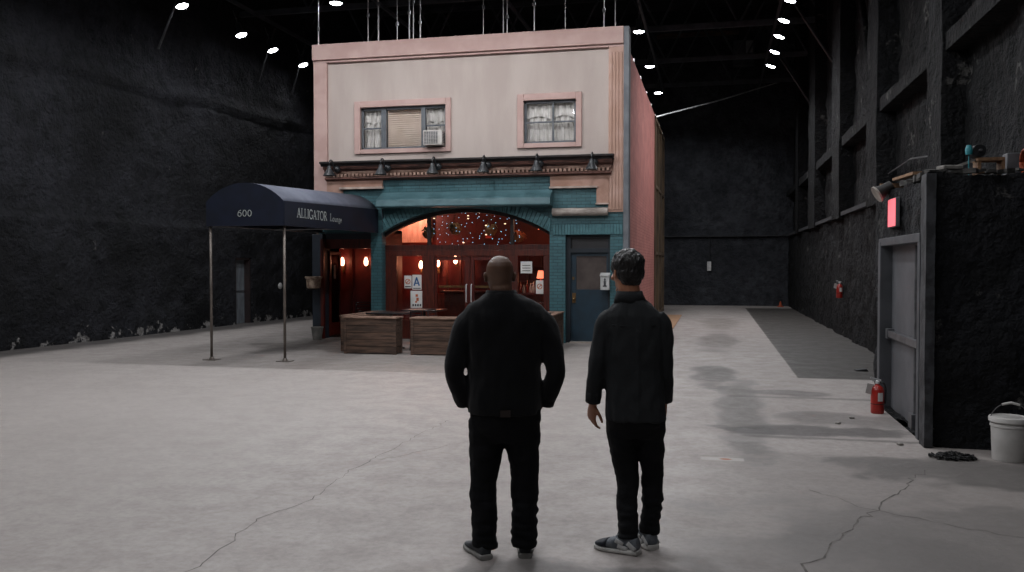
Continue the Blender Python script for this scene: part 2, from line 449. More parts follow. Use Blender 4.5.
# reveal of the door recess
for y in (23.05, 23.9):
    xa = left_x(y) + .10
    lw.add([(xa, y, 0), (xa - .45, y, 0), (xa - .45, y, 1.97), (xa, y, 1.97)], [(0,1,2,3)])
lw.add([(left_x(23.05) + .1, 23.05, 1.97), (left_x(23.05) - .35, 23.05, 1.97), (left_x(23.9) - .35, 23.9, 1.97), (left_x(23.9) + .1, 23.9, 1.97)], [(0,1,2,3)])
struct(lw.build('wall_left', M['wall'], smooth=True))
d1 = struct(MB().box(left_x(23.4) - .2, left_x(23.4) - .1, 23.06, 23.89, 0, 1.96).build('door_1', M['doorleft']))
f = MB()
for a, b, c, d in ((23.05, 23.1, 0, 1.96), (23.85, 23.9, 0, 1.96), (23.05, 23.9, 1.9, 1.97)):
    f.box(left_x(23.4) - .1, left_x(23.4) + .08, a, b, c, d)
f.build('door_frame', M['jambred'], d1)
MB().box(left_x(23.4) - .11, left_x(23.4) - .07, 23.15, 23.8, .95, .99).build('door_rail', M['doorgrey2'], d1)
MB().lathe([(.0, 0), (.03, .01), (.03, .05), (0, .06)], (left_x(23.4) - .1, 23.18, 1.02), (1,0,0), 12).build('door_handle', M['steel'], d1)

def back_fn(x, z):
    d = 0
    if z < 2.98: d = .08
    return (x, 38.7 - d + rough((x, 3.3, z), .05, .8), z)
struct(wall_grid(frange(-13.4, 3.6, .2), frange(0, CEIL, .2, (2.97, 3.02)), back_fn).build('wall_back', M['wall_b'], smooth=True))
def right_fn(y, z):
    return (3.32 - (.2 if z < 2.99 else 0) + rough((3.3, y, z), .06, .9) + rough((8.3, y, z), .05, 2.6), y, z)
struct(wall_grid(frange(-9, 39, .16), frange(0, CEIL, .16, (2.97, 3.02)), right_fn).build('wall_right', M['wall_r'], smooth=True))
struct(MB().box(-15.5, 3.6, -9.2, -9, 0, CEIL).build('wall_front', M['wall_b']))

# pilasters and rails on the wall with the exit door
def rough_box(x0, x1, y0, y1, z0, z1, st, amp, seed):
    bm = bmesh.new()
    bmesh.ops.create_cube(bm, size=1)
    for v in bm.verts:
        v.co = Vector(((x0 + x1)/2 + v.co.x*(x1-x0), (y0+y1)/2 + v.co.y*(y1-y0), (z0+z1)/2 + v.co.z*(z1-z0)))
    for ax in range(3):
        L = (x1-x0, y1-y0, z1-z0)[ax]; n = int(L / st)
        for i in range(1, n + 1):
            co = Vector((x0, y0, z0)); co[ax] += L * i / (n + 1)
            no = Vector((0,0,0)); no[ax] = 1
            bmesh.ops.bisect_plane(bm, geom=bm.verts[:] + bm.edges[:] + bm.faces[:], plane_co=co, plane_no=no)
    bm.normal_update()
    for v in bm.verts:
        v.co += v.normal * rough(v.co + Vector((seed, 0, 0)), amp, 1.6)
        v.co.z = max(v.co.z, 0)
    me = bpy.data.meshes.new('rough'); bm.to_mesh(me); bm.free()
    return me
for i, (a, b, z0) in enumerate([(12.75, 13.55, 2.9), (17.5, 18.6, 2.9), (22.5, 23.9, 2.9), (27.9, 29.6, 2.9), (33.2, 34.2, 2.9)]):
    struct(link('trim_%d' % (i + 1), rough_box(2.98, 3.4, a, b, z0, CEIL - .02, .3, .03, i * 3), M['wall_r'], None, 'auto'))
bays = [(9.2, 12.75), (13.55, 17.5), (18.6, 22.5), (23.9, 27.9), (29.6, 33.2), (34.2, 38.6)]
k = 6
for a, b in bays:
    struct(link('trim_%d' % k, rough_box(3.02, 3.4, a, b, 4.62, 4.86, .3, .03, k), M['wall_r'], None, 'auto')); k += 1
struct(MB().box(3.02, 3.2, 12.2, 38.5, 2.95, 3.04).build('trim_%d' % k, M['ledge_grey'])); k += 1
struct(MB().box(-12.8, 3.2, 38.44, 38.6, 2.97, 3.01).build('trim_%d' % k, M['ledge_grey'])); k += 1
struct(MB().tube([(-.17, 38.5, 1.9), (-.17, 38.5, 3.0)], .02, 6).build('trim_%d' % k, M['ledge_grey'])); k += 1
# old sloping braces between the pilasters and a conduit
for y0, z0, y1, z1 in [(14.0, 6.2, 17.2, 8.6), (19.1, 5.2, 21.9, 9.2)]:
    struct(MB().tube([(3.2, y0, z0), (3.2, y1, z1)], .07, 8).build('trim_%d' % k, M['wall_r'])); k += 1
struct(MB().tube([(3.18, 13.7, 3.35), (3.16, 15.5, 3.5), (3.17, 17.4, 3.45)], .012, 6).build('trim_%d' % k, M['steel'])); k += 1

# roof trusses
for i, y in enumerate([6, 10.4, 14.8, 19.2, 23.6, 28, 32.4, 36.8]):
    mb = MB()
    mb.obox((-5.4, y, 9.2), (17.2, .1, .16)); mb.obox((-5.4, y, 11.6), (17.2, .1, .16))
    n = 14
    for j in range(n):
        xa = -14 + j * 17.2 / n; xb = xa + 17.2 / n
        z0, z1 = (9.2, 11.6) if j % 2 == 0 else (11.6, 9.2)
        mb.tube([(xa, y, z0), (xb, y, z1)], .035, 6)
    struct(mb.build('trim_%d' % k, M['truss'])); k += 1
for x in (-13.02, -9.15, -5.6, -2.05, 1.8):
    struct(MB().obox((x, 15, 9.06), (.07, 47, .1)).build('trim_%d' % k, M['truss'])); k += 1
b_ = MB().box(-2.4, 1.0, 37.9, 38.1, 11.45, 11.62); struct(b_.build('trim_%d' % k, M['rust'])); k += 1

# ------------------------------------------------------------------ lamps
LZ = 8.25
LK = 1.6
def make_lamp(loc, label, tilt=0):
    r = thing('ceiling_lamp', label, 'ceiling lamp', (0,0,0), 'hall ceiling lamps')
    MB().lathe([(.05, .36), (.07, .34), (.08, .2), (.09, .14), (.155, .02), (.165, -.01), (.155, -.01), (.145, .015)], n=24).build('housing', M['lampblack'], r, 'auto')
    MB().lathe([(.0, .012), (.14, .012), (.15, .0), (.12, -.025), (0, -.04)], n=24).build('lens', M['lens'], r, True)
    MB().tube([(0,0,.34), (0,0,.46), (.03,0,.5), (0,0,.55), (-.02,0,.5)], .012, 6).build('hook', M['steel'], r)
    MB().tube([(0,0,.5), (0,0,.75)], .01, 6).build('stem', M['steel'], r)
    return r
proto = None
def lamp(x, y, label, tilt=0, power=260, cone=168):
    global proto
    if proto is None:
        proto = make_lamp((0,0,0), label); o = proto
    else:
        o = copy_tree(proto)
    o.location = (x, y, LZ); o.rotation_euler = (0, tilt, 0); o['label'] = label
    l = bpy.data.lights.new('lamp_light', 'SPOT'); l.shadow_soft_size = .18; l.energy = power * LK; l.color = (.955, .97, 1.0); l.spot_size = math.radians(cone); l.spot_blend = .3 if cone > 150 else .8
    lo = bpy.data.objects.new('lamp_light', l); COL.objects.link(lo)
    lo.location = (x - math.sin(tilt) * .06, y, LZ - .06); lo.rotation_euler = (0, tilt, 0)
    return o
P_LEFT, P_SIDE, P_MID, P_HID = 70, 210, 300, 330
ords = ['nearest', 'second', 'third', 'fourth', 'farthest']
for i, y in enumerate([19.57, 22.39, 24.19, 26.19]):
    lamp(-13.02, y, 'round lit lamp by the wall with the small door, %s' % ['highest of its row', 'second of its row', 'third of its row', 'last beside the facade'][i], -.35, P_LEFT, 142)
for i, y in enumerate([22.5, 24.32, 25.97, 27.82, 29.76]):
    lamp(1.8, y, 'round lit lamp by the pilastered wall, %s' % ['cut off by the top edge', 'second of five', 'third of five', 'fourth of five', 'fifth and lowest'][i], .35, P_SIDE, 145)
for i, y in enumerate([24.57, 28.91, 33.4]):
    lamp(-2.05, y, 'round lit lamp above the pink side wall, %s' % ['nearest and highest of three', 'middle one of three', 'farthest and lowest of three'][i], 0, P_MID)
lamp(-9.15, 20.21, 'single round lit lamp hanging above the set parapet at its awning end', 0, P_MID)
# the rest of the same grid, over the open floor
for x in (-9.15, -5.6, -2.05):
    for y, p in ((20.2, 150), (15.8, 330), (11.4, 330), (7.0, 210)):
        if (x, y) == (-9.15, 20.2): continue
        lamp(x, y, 'round lit lamp of the grid above the open floor in front of the set', 0, p)
for x, y, p in ((-5.6, 2.4, 150), (-2.05, 2.4, 150), (1.8, 3.0, 90), (-2.05, -2.0, 110), (-5.6, -2.0, 90)):
    lamp(x, y, 'round lit lamp of the grid above the open floor in front of the set', 0, p)
for x, t in ((-13.02, -.35), (1.8, .35)):
    for y in (15.2, 9.0):
        lamp(x, y, 'round lit lamp of the side rows above the open floor', t, 70 if x < -5 else 110, 142 if x < -5 else 120)
# wall arms carrying the lamps along the wall with the small door
for i, (y, dz) in enumerate([(19.57, -1.0), (24.19, -.9), (26.19, -.9)]):
    o = MB().tube([(left_x(y) + .12, y + .12, LZ + dz), (-13.0, y + .12, LZ + .7)], .03, 8).build('lamp_arm', M['steel'] if i == 0 else M['blackmetal'])
    tag(o, ['pale slanting pipe arm between the black wall and the highest lamp', 'dark slanting pipe arm under the third lamp by the wall', 'dark slanting pipe arm under the lamp beside the facade'][i], 'pipe arm', 'lamp arms')
for i, (y) in enumerate([24.4, 30.2]):
    o = MB().tube([(3.15, y, LZ - 1.3), (1.9, y, LZ + .72)], .035, 8).build('lamp_arm', M['lampblack'])
    tag(o, ['dark slanting pipe brace below the nearer lamps by the pilastered wall', 'dark slanting pipe brace below the lowest lamp by the pilastered wall'][i], 'pipe arm', 'lamp arms')

# ------------------------------------------------------------------ the set building
FY = 19.3
B = thing('bar_building', 'two-storey bar facade set, pink and cream above teal brick with an arched window', 'building', (-5.64, 19.3, 0))
# --- upper storey
W1 = (-8.12, -6.02, 4.47, 5.45); W2 = (-4.18, -2.99, 4.49, 5.45)
cw = MB()
def wall_with_holes(mb, x0, x1, z0, z1, y0, y1, holes):
    xs = sorted({x0, x1, *[h[0] for h in holes], *[h[1] for h in holes]}); zz = sorted({z0, z1, *[h[2] for h in holes], *[h[3] for h in holes]})
    for i in range(len(xs)-1):
        for j in range(len(zz)-1):
            xm, zm = (xs[i]+xs[i+1])/2, (zz[j]+zz[j+1])/2
            if any(h[0] < xm < h[1] and h[2] < zm < h[3] for h in holes): continue
            mb.box(xs[i], xs[i+1], y0, y1, zz[j], zz[j+1])
wall_with_holes(cw, -8.97, -2.24, 3.7, 6.58, FY, FY + .16, [W1, W2])
cw.build('stucco_wall', M['cream'], B)
MB().prism([(19.16, 6.60), (19.16, 6.97), (19.46, 6.97), (19.46, 6.54), (19.22, 6.54), (19.22, 6.60)], 'x', -9.3, -1.93).build('parapet', M['pink'], B, bevel=.008)
def pil(x0, x1, z0, z1, flutes):
    mb = MB(); mb.box(x0, x1, 19.22, 19.46, z0, z1)
    w = (x1 - x0) / (2 * flutes + 1)
    for i in range(flutes):
        a = x0 + w * (1 + 2 * i); mb.box(a - w*.15, a + w*1.15, 19.195, 19.22, z0 + .05, z1 - .12)
    return mb
pil(-9.29, -8.95, 2.9, 6.56, 0).build('pilaster', M['pink'], B, bevel=.006)
pil(-2.26, -1.93, 2.92, 6.54, 4).build('pilaster', M['pilaster'], B, bevel=.004)
def surround(w, g):
    x0, x1, z0, z1 = w; mb = MB()
    for a, b, c, d in ((x0-g, x0, z0-g*.7, z1+g), (x1, x1+g*.85, z0-g*.7, z1+g), (x0, x1, z1, z1+g), (x0, x1, z0-g*.7, z0)):
        mb.box(a, b, FY - .06, FY + .03, c, d)
    return mb
surround(W1, .15).build('window_surround', M['pink'], B, bevel=.01)
surround(W2, .15).build('window_surround', M['pink'], B, bevel=.01)
def sash(w, verts, hz, skip=()):
    x0, x1, z0, z1 = w; y0, y1 = FY + .04, FY + .10; mb = MB()
    for a, b, c, d in ((x0, x0+.05, z0, z1), (x1-.05, x1, z0, z1), (x0, x1, z0, z0+.05), (x0, x1, z1-.06, z1)):
        mb.box(a, b, y0, y1, c, d)
    for v, t in verts: mb.box(v - t/2, v + t/2, y0 - .02, y1, z0, z1)
    for a, b, z in hz: mb.box(a, b, y0 + .01, y1, z - .016, z + .016)
    return mb
w1 = sash(W1, [(-7.56, .12), (-6.58, .10)], [(-8.12, -7.56, 4.97), (-6.58, -6.02, 4.99)]).build('window', M['greyframe'], B)
w2 = sash(W2, [(-3.52, .035)], [(-4.18, -2.99, 4.97)]).build('window', M['greyframe'], B)
MB().box(W1[0], W1[1], FY + .075, FY + .08, W1[2], W1[3]).build('pane', M['glass'], w1)
MB().box(W2[0], W2[1], FY + .075, FY + .08, W2[2], W2[3]).build('pane', M['glass'], w2)
def drape(x0, x1, z0, z1, y, folds, swag=0, ph=0):
    n = 60; rows = 14; vs = []; fs = []
    for i in range(n + 1):
        u = i / n; x = x0 + (x1 - x0) * u
        for j in range(rows + 1):
            v = j / rows
            yy = y + .03 * math.sin(u * folds * 2 * PI + ph) * (.6 + .4 * v) + .012 * math.sin(u * folds * 5.1 * PI + v * 3)
            zb = z0 + swag * abs(math.sin(u * PI * 2))
            vs.append((x, yy, zb + (z1 - zb) * v))
    m_ = rows + 1
    for i in range(n):
        for j in range(rows):
            fs.append((i*m_+j, (i+1)*m_+j, (i+1)*m_+j+1, i*m_+j+1))
    return MB().add(vs, fs)
for args in ((-8.1, -7.6, 4.48, 5.44, FY + .2, 4), (-6.56, -6.03, 4.48, 5.44, FY + .2, 4, 0, 1)):
    o = drape(*args).build('curtain', M['curtain'], w1, True); o.modifiers.new('cloth', 'SOLIDIFY').thickness = .006
for args in ((-8.1, -7.6, 5.05, 5.44, FY + .17, 5, .08), (-6.56, -6.03, 5.02, 5.44, FY + .17, 5, .08, 1)):
    o = drape(*args).build('valance', M['curtain'], w1, True); o.modifiers.new('cloth', 'SOLIDIFY').thickness = .006
for args in ((-4.17, -3.54, 4.5, 5.44, FY + .2, 4), (-3.55, -3.0, 4.5, 5.44, FY + .2, 4, 0, 1)):
    o = drape(*args).build('curtain', M['curtain'], w2, True); o.modifiers.new('cloth', 'SOLIDIFY').thickness = .006
o = drape(-4.17, -3.0, 5.02, 5.44, FY + .17, 8, .1, .4).build('valance', M['curtain'], w2, True); o.modifiers.new('cloth', 'SOLIDIFY').thickness = .006
bl = MB()
for i in range(19):
    z = 4.54 + i * .049
    bl.obox((-7.07, FY + .15, z), (.86, .045, .006), Matrix.Rotation(.9, 3, 'X'))
bl.box(-7.5, -6.64, FY + .12, FY + .17, 5.40, 5.45)
bl.build('blind', M['blind'], w1)
MB().box(-7.5, -6.64, FY + .18, FY + .19, 4.47, 5.45).build('blind_backing', M['blind'], w1)
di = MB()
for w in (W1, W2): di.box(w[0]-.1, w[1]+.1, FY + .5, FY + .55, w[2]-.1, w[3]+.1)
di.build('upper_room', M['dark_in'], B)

# --- cornice
MB().prism([(19.34, 4.21), (18.93, 4.17), (18.93, 4.13), (19.0, 4.11), (19.02, 4.07), (19.34, 4.07)], 'x', -9.02, -2.13).build('cornice_cap', M['tar'], B)
MB().prism([(19.34, 4.075), (19.03, 4.075), (19.06, 4.0), (19.12, 3.99), (19.14, 3.945), (19.34, 3.945)], 'x', -8.98, -2.16).build('cornice', M['wood_corn'], B)
MB().prism([(19.34, 3.95), (19.13, 3.95), (19.13, 3.885), (19.34, 3.885)], 'x', -8.96, -2.18).build('cornice_board', M['tan_corn'], B)
dn = MB()
x = -8.94
while x < -2.22:
    dn.box(x, x + .055, 19.1, 19.25, 3.825, 3.89); x += .095
dn.build('dentil', M['tan_corn'], B)
MB().prism([(19.34, 3.83), (19.16, 3.83), (19.10, 3.80), (19.10, 3.775), (19.2, 3.74), (19.34, 3.74)], 'x', -8.96, -2.19).build('cornice_moulding', M['wood_corn'], B)
# boards under the cornice
MB().box(-8.95, -7.55, 19.2, 19.33, 3.58, 3.75).build('board', M['tanboard'], B)
MB().box(-8.62, -7.53, 19.15, 19.33, 3.535, 3.585).build('ledge', M['whiteledge'], B)
MB().box(-3.56, -2.25, 19.2, 19.33, 3.5, 3.75).build('board', M['tanboard'], B)
MB().box(-3.58, -2.5, 19.16, 19.33, 3.46, 3.5).build('ledge', M['whiteledge'], B)
MB().box(-2.52, -2.25, 19.2, 19.33, 3.12, 3.5).build('board', M['tanboard'], B)
MB().box(-2.54, -2.25, 19.17, 19.33, 3.09, 3.12).build('ledge', M['whiteledge'], B)
MB().box(-8.95, -8.55, 19.2, 19.33, 3.05, 3.58).build('board', M['tanboard'], B)

# --- teal ground floor
R_, CZ, CX = 3.85, -.79, -5.58
def arch_z(x): return CZ + math.sqrt(max(0, R_*R_ - (x - CX)**2))
g = MB()
y0, y1 = 19.25, 19.5
N = 40
for i in range(N):
    xa = -7.58 + 4.0 * i / N; xb = -7.58 + 4.0 * (i + 1) / N
    za, zb = arch_z(xa), arch_z(xb)
    g.add([(xa,y0,za),(xb,y0,zb),(xb,y0,3.75),(xa,y0,3.75),(xa,y1,za),(xb,y1,zb),(xb,y1,3.75),(xa,y1,3.75)],
          [(0,1,2,3),(5,4,7,6),(0,4,5,1),(3,2,6,7)])
g.box(-7.86, -7.58, y0, y1, 0, 3.75)            # pier beside the entrance
g.box(-3.58, -3.22, y0, y1, 0, 3.75)            # pier between window and door
g.box(-3.22, -2.22, y0, y1, 2.42, 3.75)
g.box(-2.22, -1.94, y0, y1, 0, 2.93)
g.box(-9.2, -7.86, y0, y1, 2.5, 3.75)
g.build('brick_wall', M['teal'], B)
vo = MB()
nv = 46; a0 = math.asin(2.0 / R_) + .005
for i in range(nv):
    t0 = -a0 + 2*a0*(i + .06)/nv; t1 = -a0 + 2*a0*(i + .94)/nv
    pl = []
    for r_, t_ in ((R_, t0), (R_, t1), (R_ + .27, t1), (R_ + .27, t0)):
        pl.append((min(max(CX + r_*math.sin(t_), -7.62), -3.55), CZ + r_*math.cos(t_)))
    vo.prism(pl, 'y', 19.205, 19.3)
vo.build('brick_arch', M['teal_vous'], B)
sc = MB()
x = -3.5
while x < -1.98:
    sc.box(x, x + .058, 19.22, 19.3, 2.43, 2.65); x += .068
sc.build('soldier_course', M['teal_vous'], B)
MB().prism([(19.3, 3.44), (19.22, 3.44), (18.92, 3.29), (18.86, 3.24), (18.84, 3.1), (18.86, 3.07), (19.3, 3.07)], 'x', -7.57, -3.5).build('hood', M['teal_flat'], B, bevel=.006)
rd = MB(); rd.tube([(-3.5, 19.16, 2.93), (-2.26, 19.16, 2.93)], .085, 14); rd.box(-3.5, -2.26, 19.16, 19.3, 2.845, 3.015)
rd.build('stone_lintel', M['stone'], B, 'auto')
# downpipe/strip at the hood end by the awning
MB().tube([(-7.555, 19.2, 3.06), (-7.55, 19.22, 2.9), (-7.57, 19.22, 2.45)], .018, 8).build('conduit', M['slate'], B)

# --- door beside the window
dr = MB()
for a, b, c, d in ((-3.22, -3.12, 0, 2.42), (-2.28, -2.22, 0, 2.42), (-3.12, -2.28, 2.03, 2.12), (-3.12, -2.28, 2.36, 2.42)):
    dr.box(a, b, 19.36, 19.52, c, d)
dr.build('door_frame', M['navyframe'], B)
MB().box(-3.12, -2.28, 19.44, 19.46, 2.12, 2.36).build('transom', M['transom'], B)
door = MB()
wall_with_holes(door, -3.12, -2.28, .02, 2.03, 19.42, 19.47, [(-3.0, -2.32, 1.2, 1.95)])
door = door.build('side_door', M['navydoor'], B)
MB().box(-3.0, -2.32, 19.435, 19.455, 1.2, 1.95).build('pane', M['doorpane'], door)
MB().box(-3.09, -3.01, 19.40, 19.43, .9, 1.12).build('lock_plate', M['brass'], door)
MB().lathe([(0, 0), (.03, .005), (.032, .04), (.02, .06), (0, .062)], (-3.05, 19.41, .98), (0,-1,0), 14).build('knob', M['brass'], door, True)
MB().box(-3.09, -3.04, 19.405, 19.43, 1.42, 1.48).build('latch', M['brass'], door)
MB().box(-3.12, -2.28, 19.2, 19.52, 0, .03).build('threshold', M['stone'], B)

# --- shopfront joinery
GY = 19.5
sf = MB()
sf.box(-7.58, -3.58, GY - .05, GY + .08, 2.1, 2.22)
sf.box(-7.58, -3.58, GY - .047, GY + .07, 1.96, 2.1)
for a, b in ((-7.58, -7.3), (-6.66, -6.36), (-4.66, -4.36), (-3.76, -3.58)):
    sf.box(a, b, GY - .04, GY + .06, 0, 2.1)
sf.box(-7.3, -6.66, GY - .03, GY + .05, 0, .45); sf.box(-4.36, -3.76, GY - .03, GY + .05, 0, .85)
sf.box(-4.36, -3.76, GY - .06, GY + .05, .85, .9)
sf.build('shopfront_frame', M['wood_red'], B, bevel=.006)
mu = MB()
for x, z1 in ((-6.5, arch_z(-6.5)), (-4.5, arch_z(-4.5))):
    mu.box(x - .04, x + .04, GY - .04, GY + .05, 2.2, z1)
mu.build('transom_mullion', M['jambred'], B)
ar = MB()
for i in range(N):
    xa = -7.58 + 4.0 * i / N; xb = -7.58 + 4.0 * (i + 1) / N
    za, zb = arch_z(xa), arch_z(xb)
    ar.add([(xa,19.42,za-.09),(xb,19.42,zb-.09),(xb,19.42,zb),(xa,19.42,za),(xa,19.56,za-.09),(xb,19.56,zb-.09),(xb,19.56,zb),(xa,19.56,za)],
           [(0,1,2,3),(5,4,7,6),(0,4,5,1),(3,2,6,7)])
ar.build('arch_frame', M['jambred'], B)
gp = MB(); vs = []; n_ = 40
poly = [(-7.56, 2.2), (-3.6, 2.2)] + [(-3.6 - 3.96 * i / n_, arch_z(-3.6 - 3.96 * i / n_) - .02) for i in range(n_ + 1)]
gp.prism(poly, 'y', GY, GY + .006)
gp.build('transom_pane', M['glass'], B)
for a, b, c, d in ((-7.3, -6.66, .45, 1.96), (-4.36, -3.76, .9, 1.96)):
    MB().box(a, b, GY, GY + .006, c, d).build('pane', M['glass'], B)
for a, b, hx in ((-6.36, -5.5, -5.58), (-5.5, -4.66, -5.46)):
    lf = MB()
    wall_with_holes(lf, a + .004, b - .004, .02, 1.95, GY - .02, GY + .03, [(a + .05 if a < -6 else a + .1, b - .13 if a < -6 else b - .1, .3, 1.86)])
    lf = lf.build('entrance_door', M['wood_red2'], B, bevel=.004)
    MB().box(a + .05, b - .1, GY, GY + .006, .3, 1.86).build('pane', M['glass'], lf)
    MB().tube([(hx, GY - .03, 1.3), (hx, GY - .08, 1.28), (hx, GY - .08, .9), (hx, GY - .03, .88)], .016, 8).build('handle', M['chrome'], lf)
    MB().box(a + .08, b - .1, GY + .03, GY + .06, 1.22, 1.27).build('push_bar', M['brass'], lf)

# --- entrance below the awning
MB().box(-9.3, -9.02, 19.12, 19.5, 0, 2.48).build('entrance_post', M['slate'], B, bevel=.008)
MB().box(-9.02, -7.86, 19.26, 19.4, 2.14, 2.36).build('entrance_header', M['wood_red2'], B)
MB().box(-9.02, -7.86, 19.24, 19.4, 2.36, 2.5).build('entrance_soffit', M['slate'], B)
MB().box(-9.06, -8.98, 19.06, 19.14, 0, 2.36).build('entrance_jamb', M['wood_red2'], B)
op = MB()
for a, b, c, d in ((19.42, 19.5, .05, 2.08), (19.98, 20.06, .05, 2.08), (19.5, 19.98, .05, .35), (19.5, 19.98, 2.0, 2.08)):
    op.box(-9.02, -8.98, a, b, c, d)
op = op.build('open_door', M['wood_red2'], B, bevel=.004)
MB().box(-9.005, -8.995, 19.5, 19.98, .35, 2.0).build('pane', M['glass_dark'], op)
MB().box(-8.975, -8.96, 19.6, 19.72, 1.42, 1.75).build('door_notice', M['concrete_pot'], op)
ve = MB()
ve.box(-9.36, -7.6, 20.6, 20.66, 0, 2.6); ve.box(-9.36, -9.28, 19.5, 20.6, 0, 2.6); ve.box(-7.66, -7.6, 19.56, 20.6, 0, 2.6)
ve.build('vestibule_wall', M['redwall'], B)
MB().box(-8.98, -8.9, 20.55, 20.6, 0, 2.5).build('panel_stile', M['wood_red'], B)
MB().box(-9.3, -7.6, 19.5, 20.66, 2.52, 2.6).build('vestibule_ceiling', M['dark_in'], B)

# --- bar room behind the glass
rm = MB(); rm.box(-9.3, -2.0, 22.0, 22.08, 0, 3.6); rm.box(-9.36, -9.3, 20.66, 22.08, 0, 3.6); rm.box(-3.3, -3.24, 19.52, 22.0, 0, 3.6)
rm.build('bar_wall', M['redwall'], B)
MB().box(-9.3, -3.3, 19.52, 22.0, 0.005, .02).build('bar_floor', M['barfloor'], B)
MB().box(-9.3, -3.24, 19.52, 22.08, 3.6, 3.66).build('bar_ceiling', M['dark_in'], B)
MB().box(-8.3, -7.25, 21.9, 22.0, 2.35, 3.4).build('plaster_panel', M['pinkpanel'], B)
dd = MB(); dd.box(-7.2, -4.2, 21.92, 22.0, 0, 1.0)
for i in range(9): dd.box(-7.2 + i*.36, -7.14 + i*.36, 21.88, 21.93, 0, 2.2)
dd.build('bar_panelling', M['wood_red'], B)
sh = MB(); sh.box(-5.0, -3.35, 21.7, 22.0, 1.3, 1.34); sh.box(-5.0, -3.35, 21.7, 22.0, 1.7, 1.74); sh.box(-5.0, -4.96, 21.7, 22, .9, 2.2)
sh.build('back_shelf', M['wood_red'], B)
MB().box(-4.5, -3.5, 19.62, 20.1, 1.06, 1.1).build('window_shelf', M['wood_red2'], B)
ct = MB(); ct.box(-6.6, -3.4, 21.0, 21.5, 0, 1.05); ct.box(-6.7, -3.35, 20.92, 21.55, 1.05, 1.1)
ct.build('bar_counter', M['wood_red'], B, bevel=.01)

# --- side wall of the set and the plain flats behind it
MB().box(-2.05, -1.87, 19.55, 28.6, 0, 6.62).build('side_wall', M['pink_brick'], B)
MB().box(-1.93, -1.81, 19.2, 19.56, 0, 6.97).build('corner_post', M['greypost'], B, bevel=.006)
fl_ = MB()
fl_.box(-2.05, -1.9, 28.6, 33.8, 0, 6.6)
for y in (28.62, 30.2, 31.9, 33.6): fl_.box(-1.9, -1.82, y, y + .12, 0, 6.6)
for z in (0.02, 2.1, 4.3, 6.48): fl_.box(-1.9, -1.83, 28.62, 33.72, z, z + .1)
fl_.build('plywood_flat', M['plywood'], B)
cl = MB()
for i in range(7): cl.obox((-1.9, 21 + i*2.0, 6.64), (.1, .07, .06))
cl.build('clamp', M['chrome'], B)
MB().box(-9.36, -9.28, 19.46, 30, 0, 6.6).build('far_side_wall', M['plywood'], B)

# ------------------------------------------------------------------ suspension rods and cable
for i, x in enumerate([-9.25, -7.98, -7.72, -7.25, -6.95, -6.85, -6.68, -5.16, -4.69, -4.6, -3.97, -3.26, -2.39, -2.14]):
    thin = (.013, .011, .014, .009)[i % 4]
    o = thing('hanging_rod', 'thin pale rod holding up the pink parapet, %s from its awning end' % ['first', 'second', 'third', 'fourth', 'fifth', 'sixth', 'seventh', 'eighth', 'ninth', 'tenth', 'eleventh', 'twelfth', 'thirteenth', 'last'][i], 'rod', (x, 19.42, 6.97), 'suspension rods above the parapet')
    MB().tube([(x, 19.42, 6.97), (x, 19.42, 11.5)], thin, 6).build('rod', M['rod'], o)
    MB().lathe([(.02, 0), (.035, .02), (.035, .08), (.02, .1)], (x, 19.42, 7.35 + .25 * (i % 3)), None, 8).build('turnbuckle', M['steel'], o)
tag(MB().tube([(-1.9, 29.2, 6.63), (.3, 33.15, 7.85), (3.22, 38.4, 9.6)], .022, 6).build('guy_cable', M['rod']), 'pale cable stretched from the top of the set side wall up to the far corner', 'cable')
vt = thing('ventilation_unit', 'pale grey vent unit high on the back wall under the roof', 'vent', (1.2, 38.5, 10.3))
MB().box(.8, 1.65, 38.2, 38.6, 10.2, 11.25).build('casing', M['truss'], vt, bevel=.02)
MB().box(1.3, 1.58, 38.17, 38.21, 10.7, 11.2).build('panel', M['greypost'], vt)
tag(MB().box(-.25, -.08, 38.5, 38.62, 1.5, 1.9).build('switch_box', M['mailbox'], bevel=.01), 'small pale switch box on the far back wall', 'switch box')

dx_ = left_x(25.5) + .1
tag(MB().lathe([(0, 0), (.1, 0), (.1, .06), (.06, .09), (0, .09)], (dx_ - .02, 25.5, 1.08), (1,0,0), 18).build('junction_box', M['mailbox'], None, 'auto'), 'small round white junction box on the black wall behind the awning pole', 'junction box')
# ------------------------------------------------------------------ gooseneck lamps
gl = thing('gooseneck_lamp', '', 'wall lamp', (-8.62, 19.0, 4.0), 'gooseneck lamps on the cornice')
gx = -8.62
MB().lathe([(.085, 0), (.09, .02), (.07, .06), (.03, .09), (0, .095)], (gx, 19.06, 4.0), (0,-1,0), 16).build('wall_plate', M['lampblack'], gl, 'auto')
pts = [(gx, 19.0, 4.0), (gx, 18.92, 4.02)]
for i in range(9):
    a = math.radians(-60 + i * 30)
    pts.append((gx, 18.74 + .12 * math.cos(a) * 1.0, 4.10 + .12 * math.sin(a)))
pts = [(gx, 19.0, 4.0), (gx, 18.9, 4.0), (gx, 18.84, 4.06), (gx, 18.82, 4.12), (gx, 18.78, 4.16), (gx, 18.71, 4.175), (gx, 18.65, 4.15), (gx, 18.62, 4.09), (gx, 18.62, 4.02)]
MB().tube(pts, .017, 8).build('arm', M['lampblack'], gl, True)
MB().lathe([(.03, .12), (.045, .1), (.05, .05), (.07, .02), (.14, -.1), (.145, -.11), (.135, -.11), (.05, .01), (0, .02)], (gx, 18.62, 3.91), None, 22).build('shade', M['lampblack'], gl, 'auto')
MB().ball((gx, 18.62, 3.87), .035, 10).build('bulb', M['curtain'], gl, True)
gl['label'] = 'black gooseneck lamp on the cornice, end one over the navy awning'
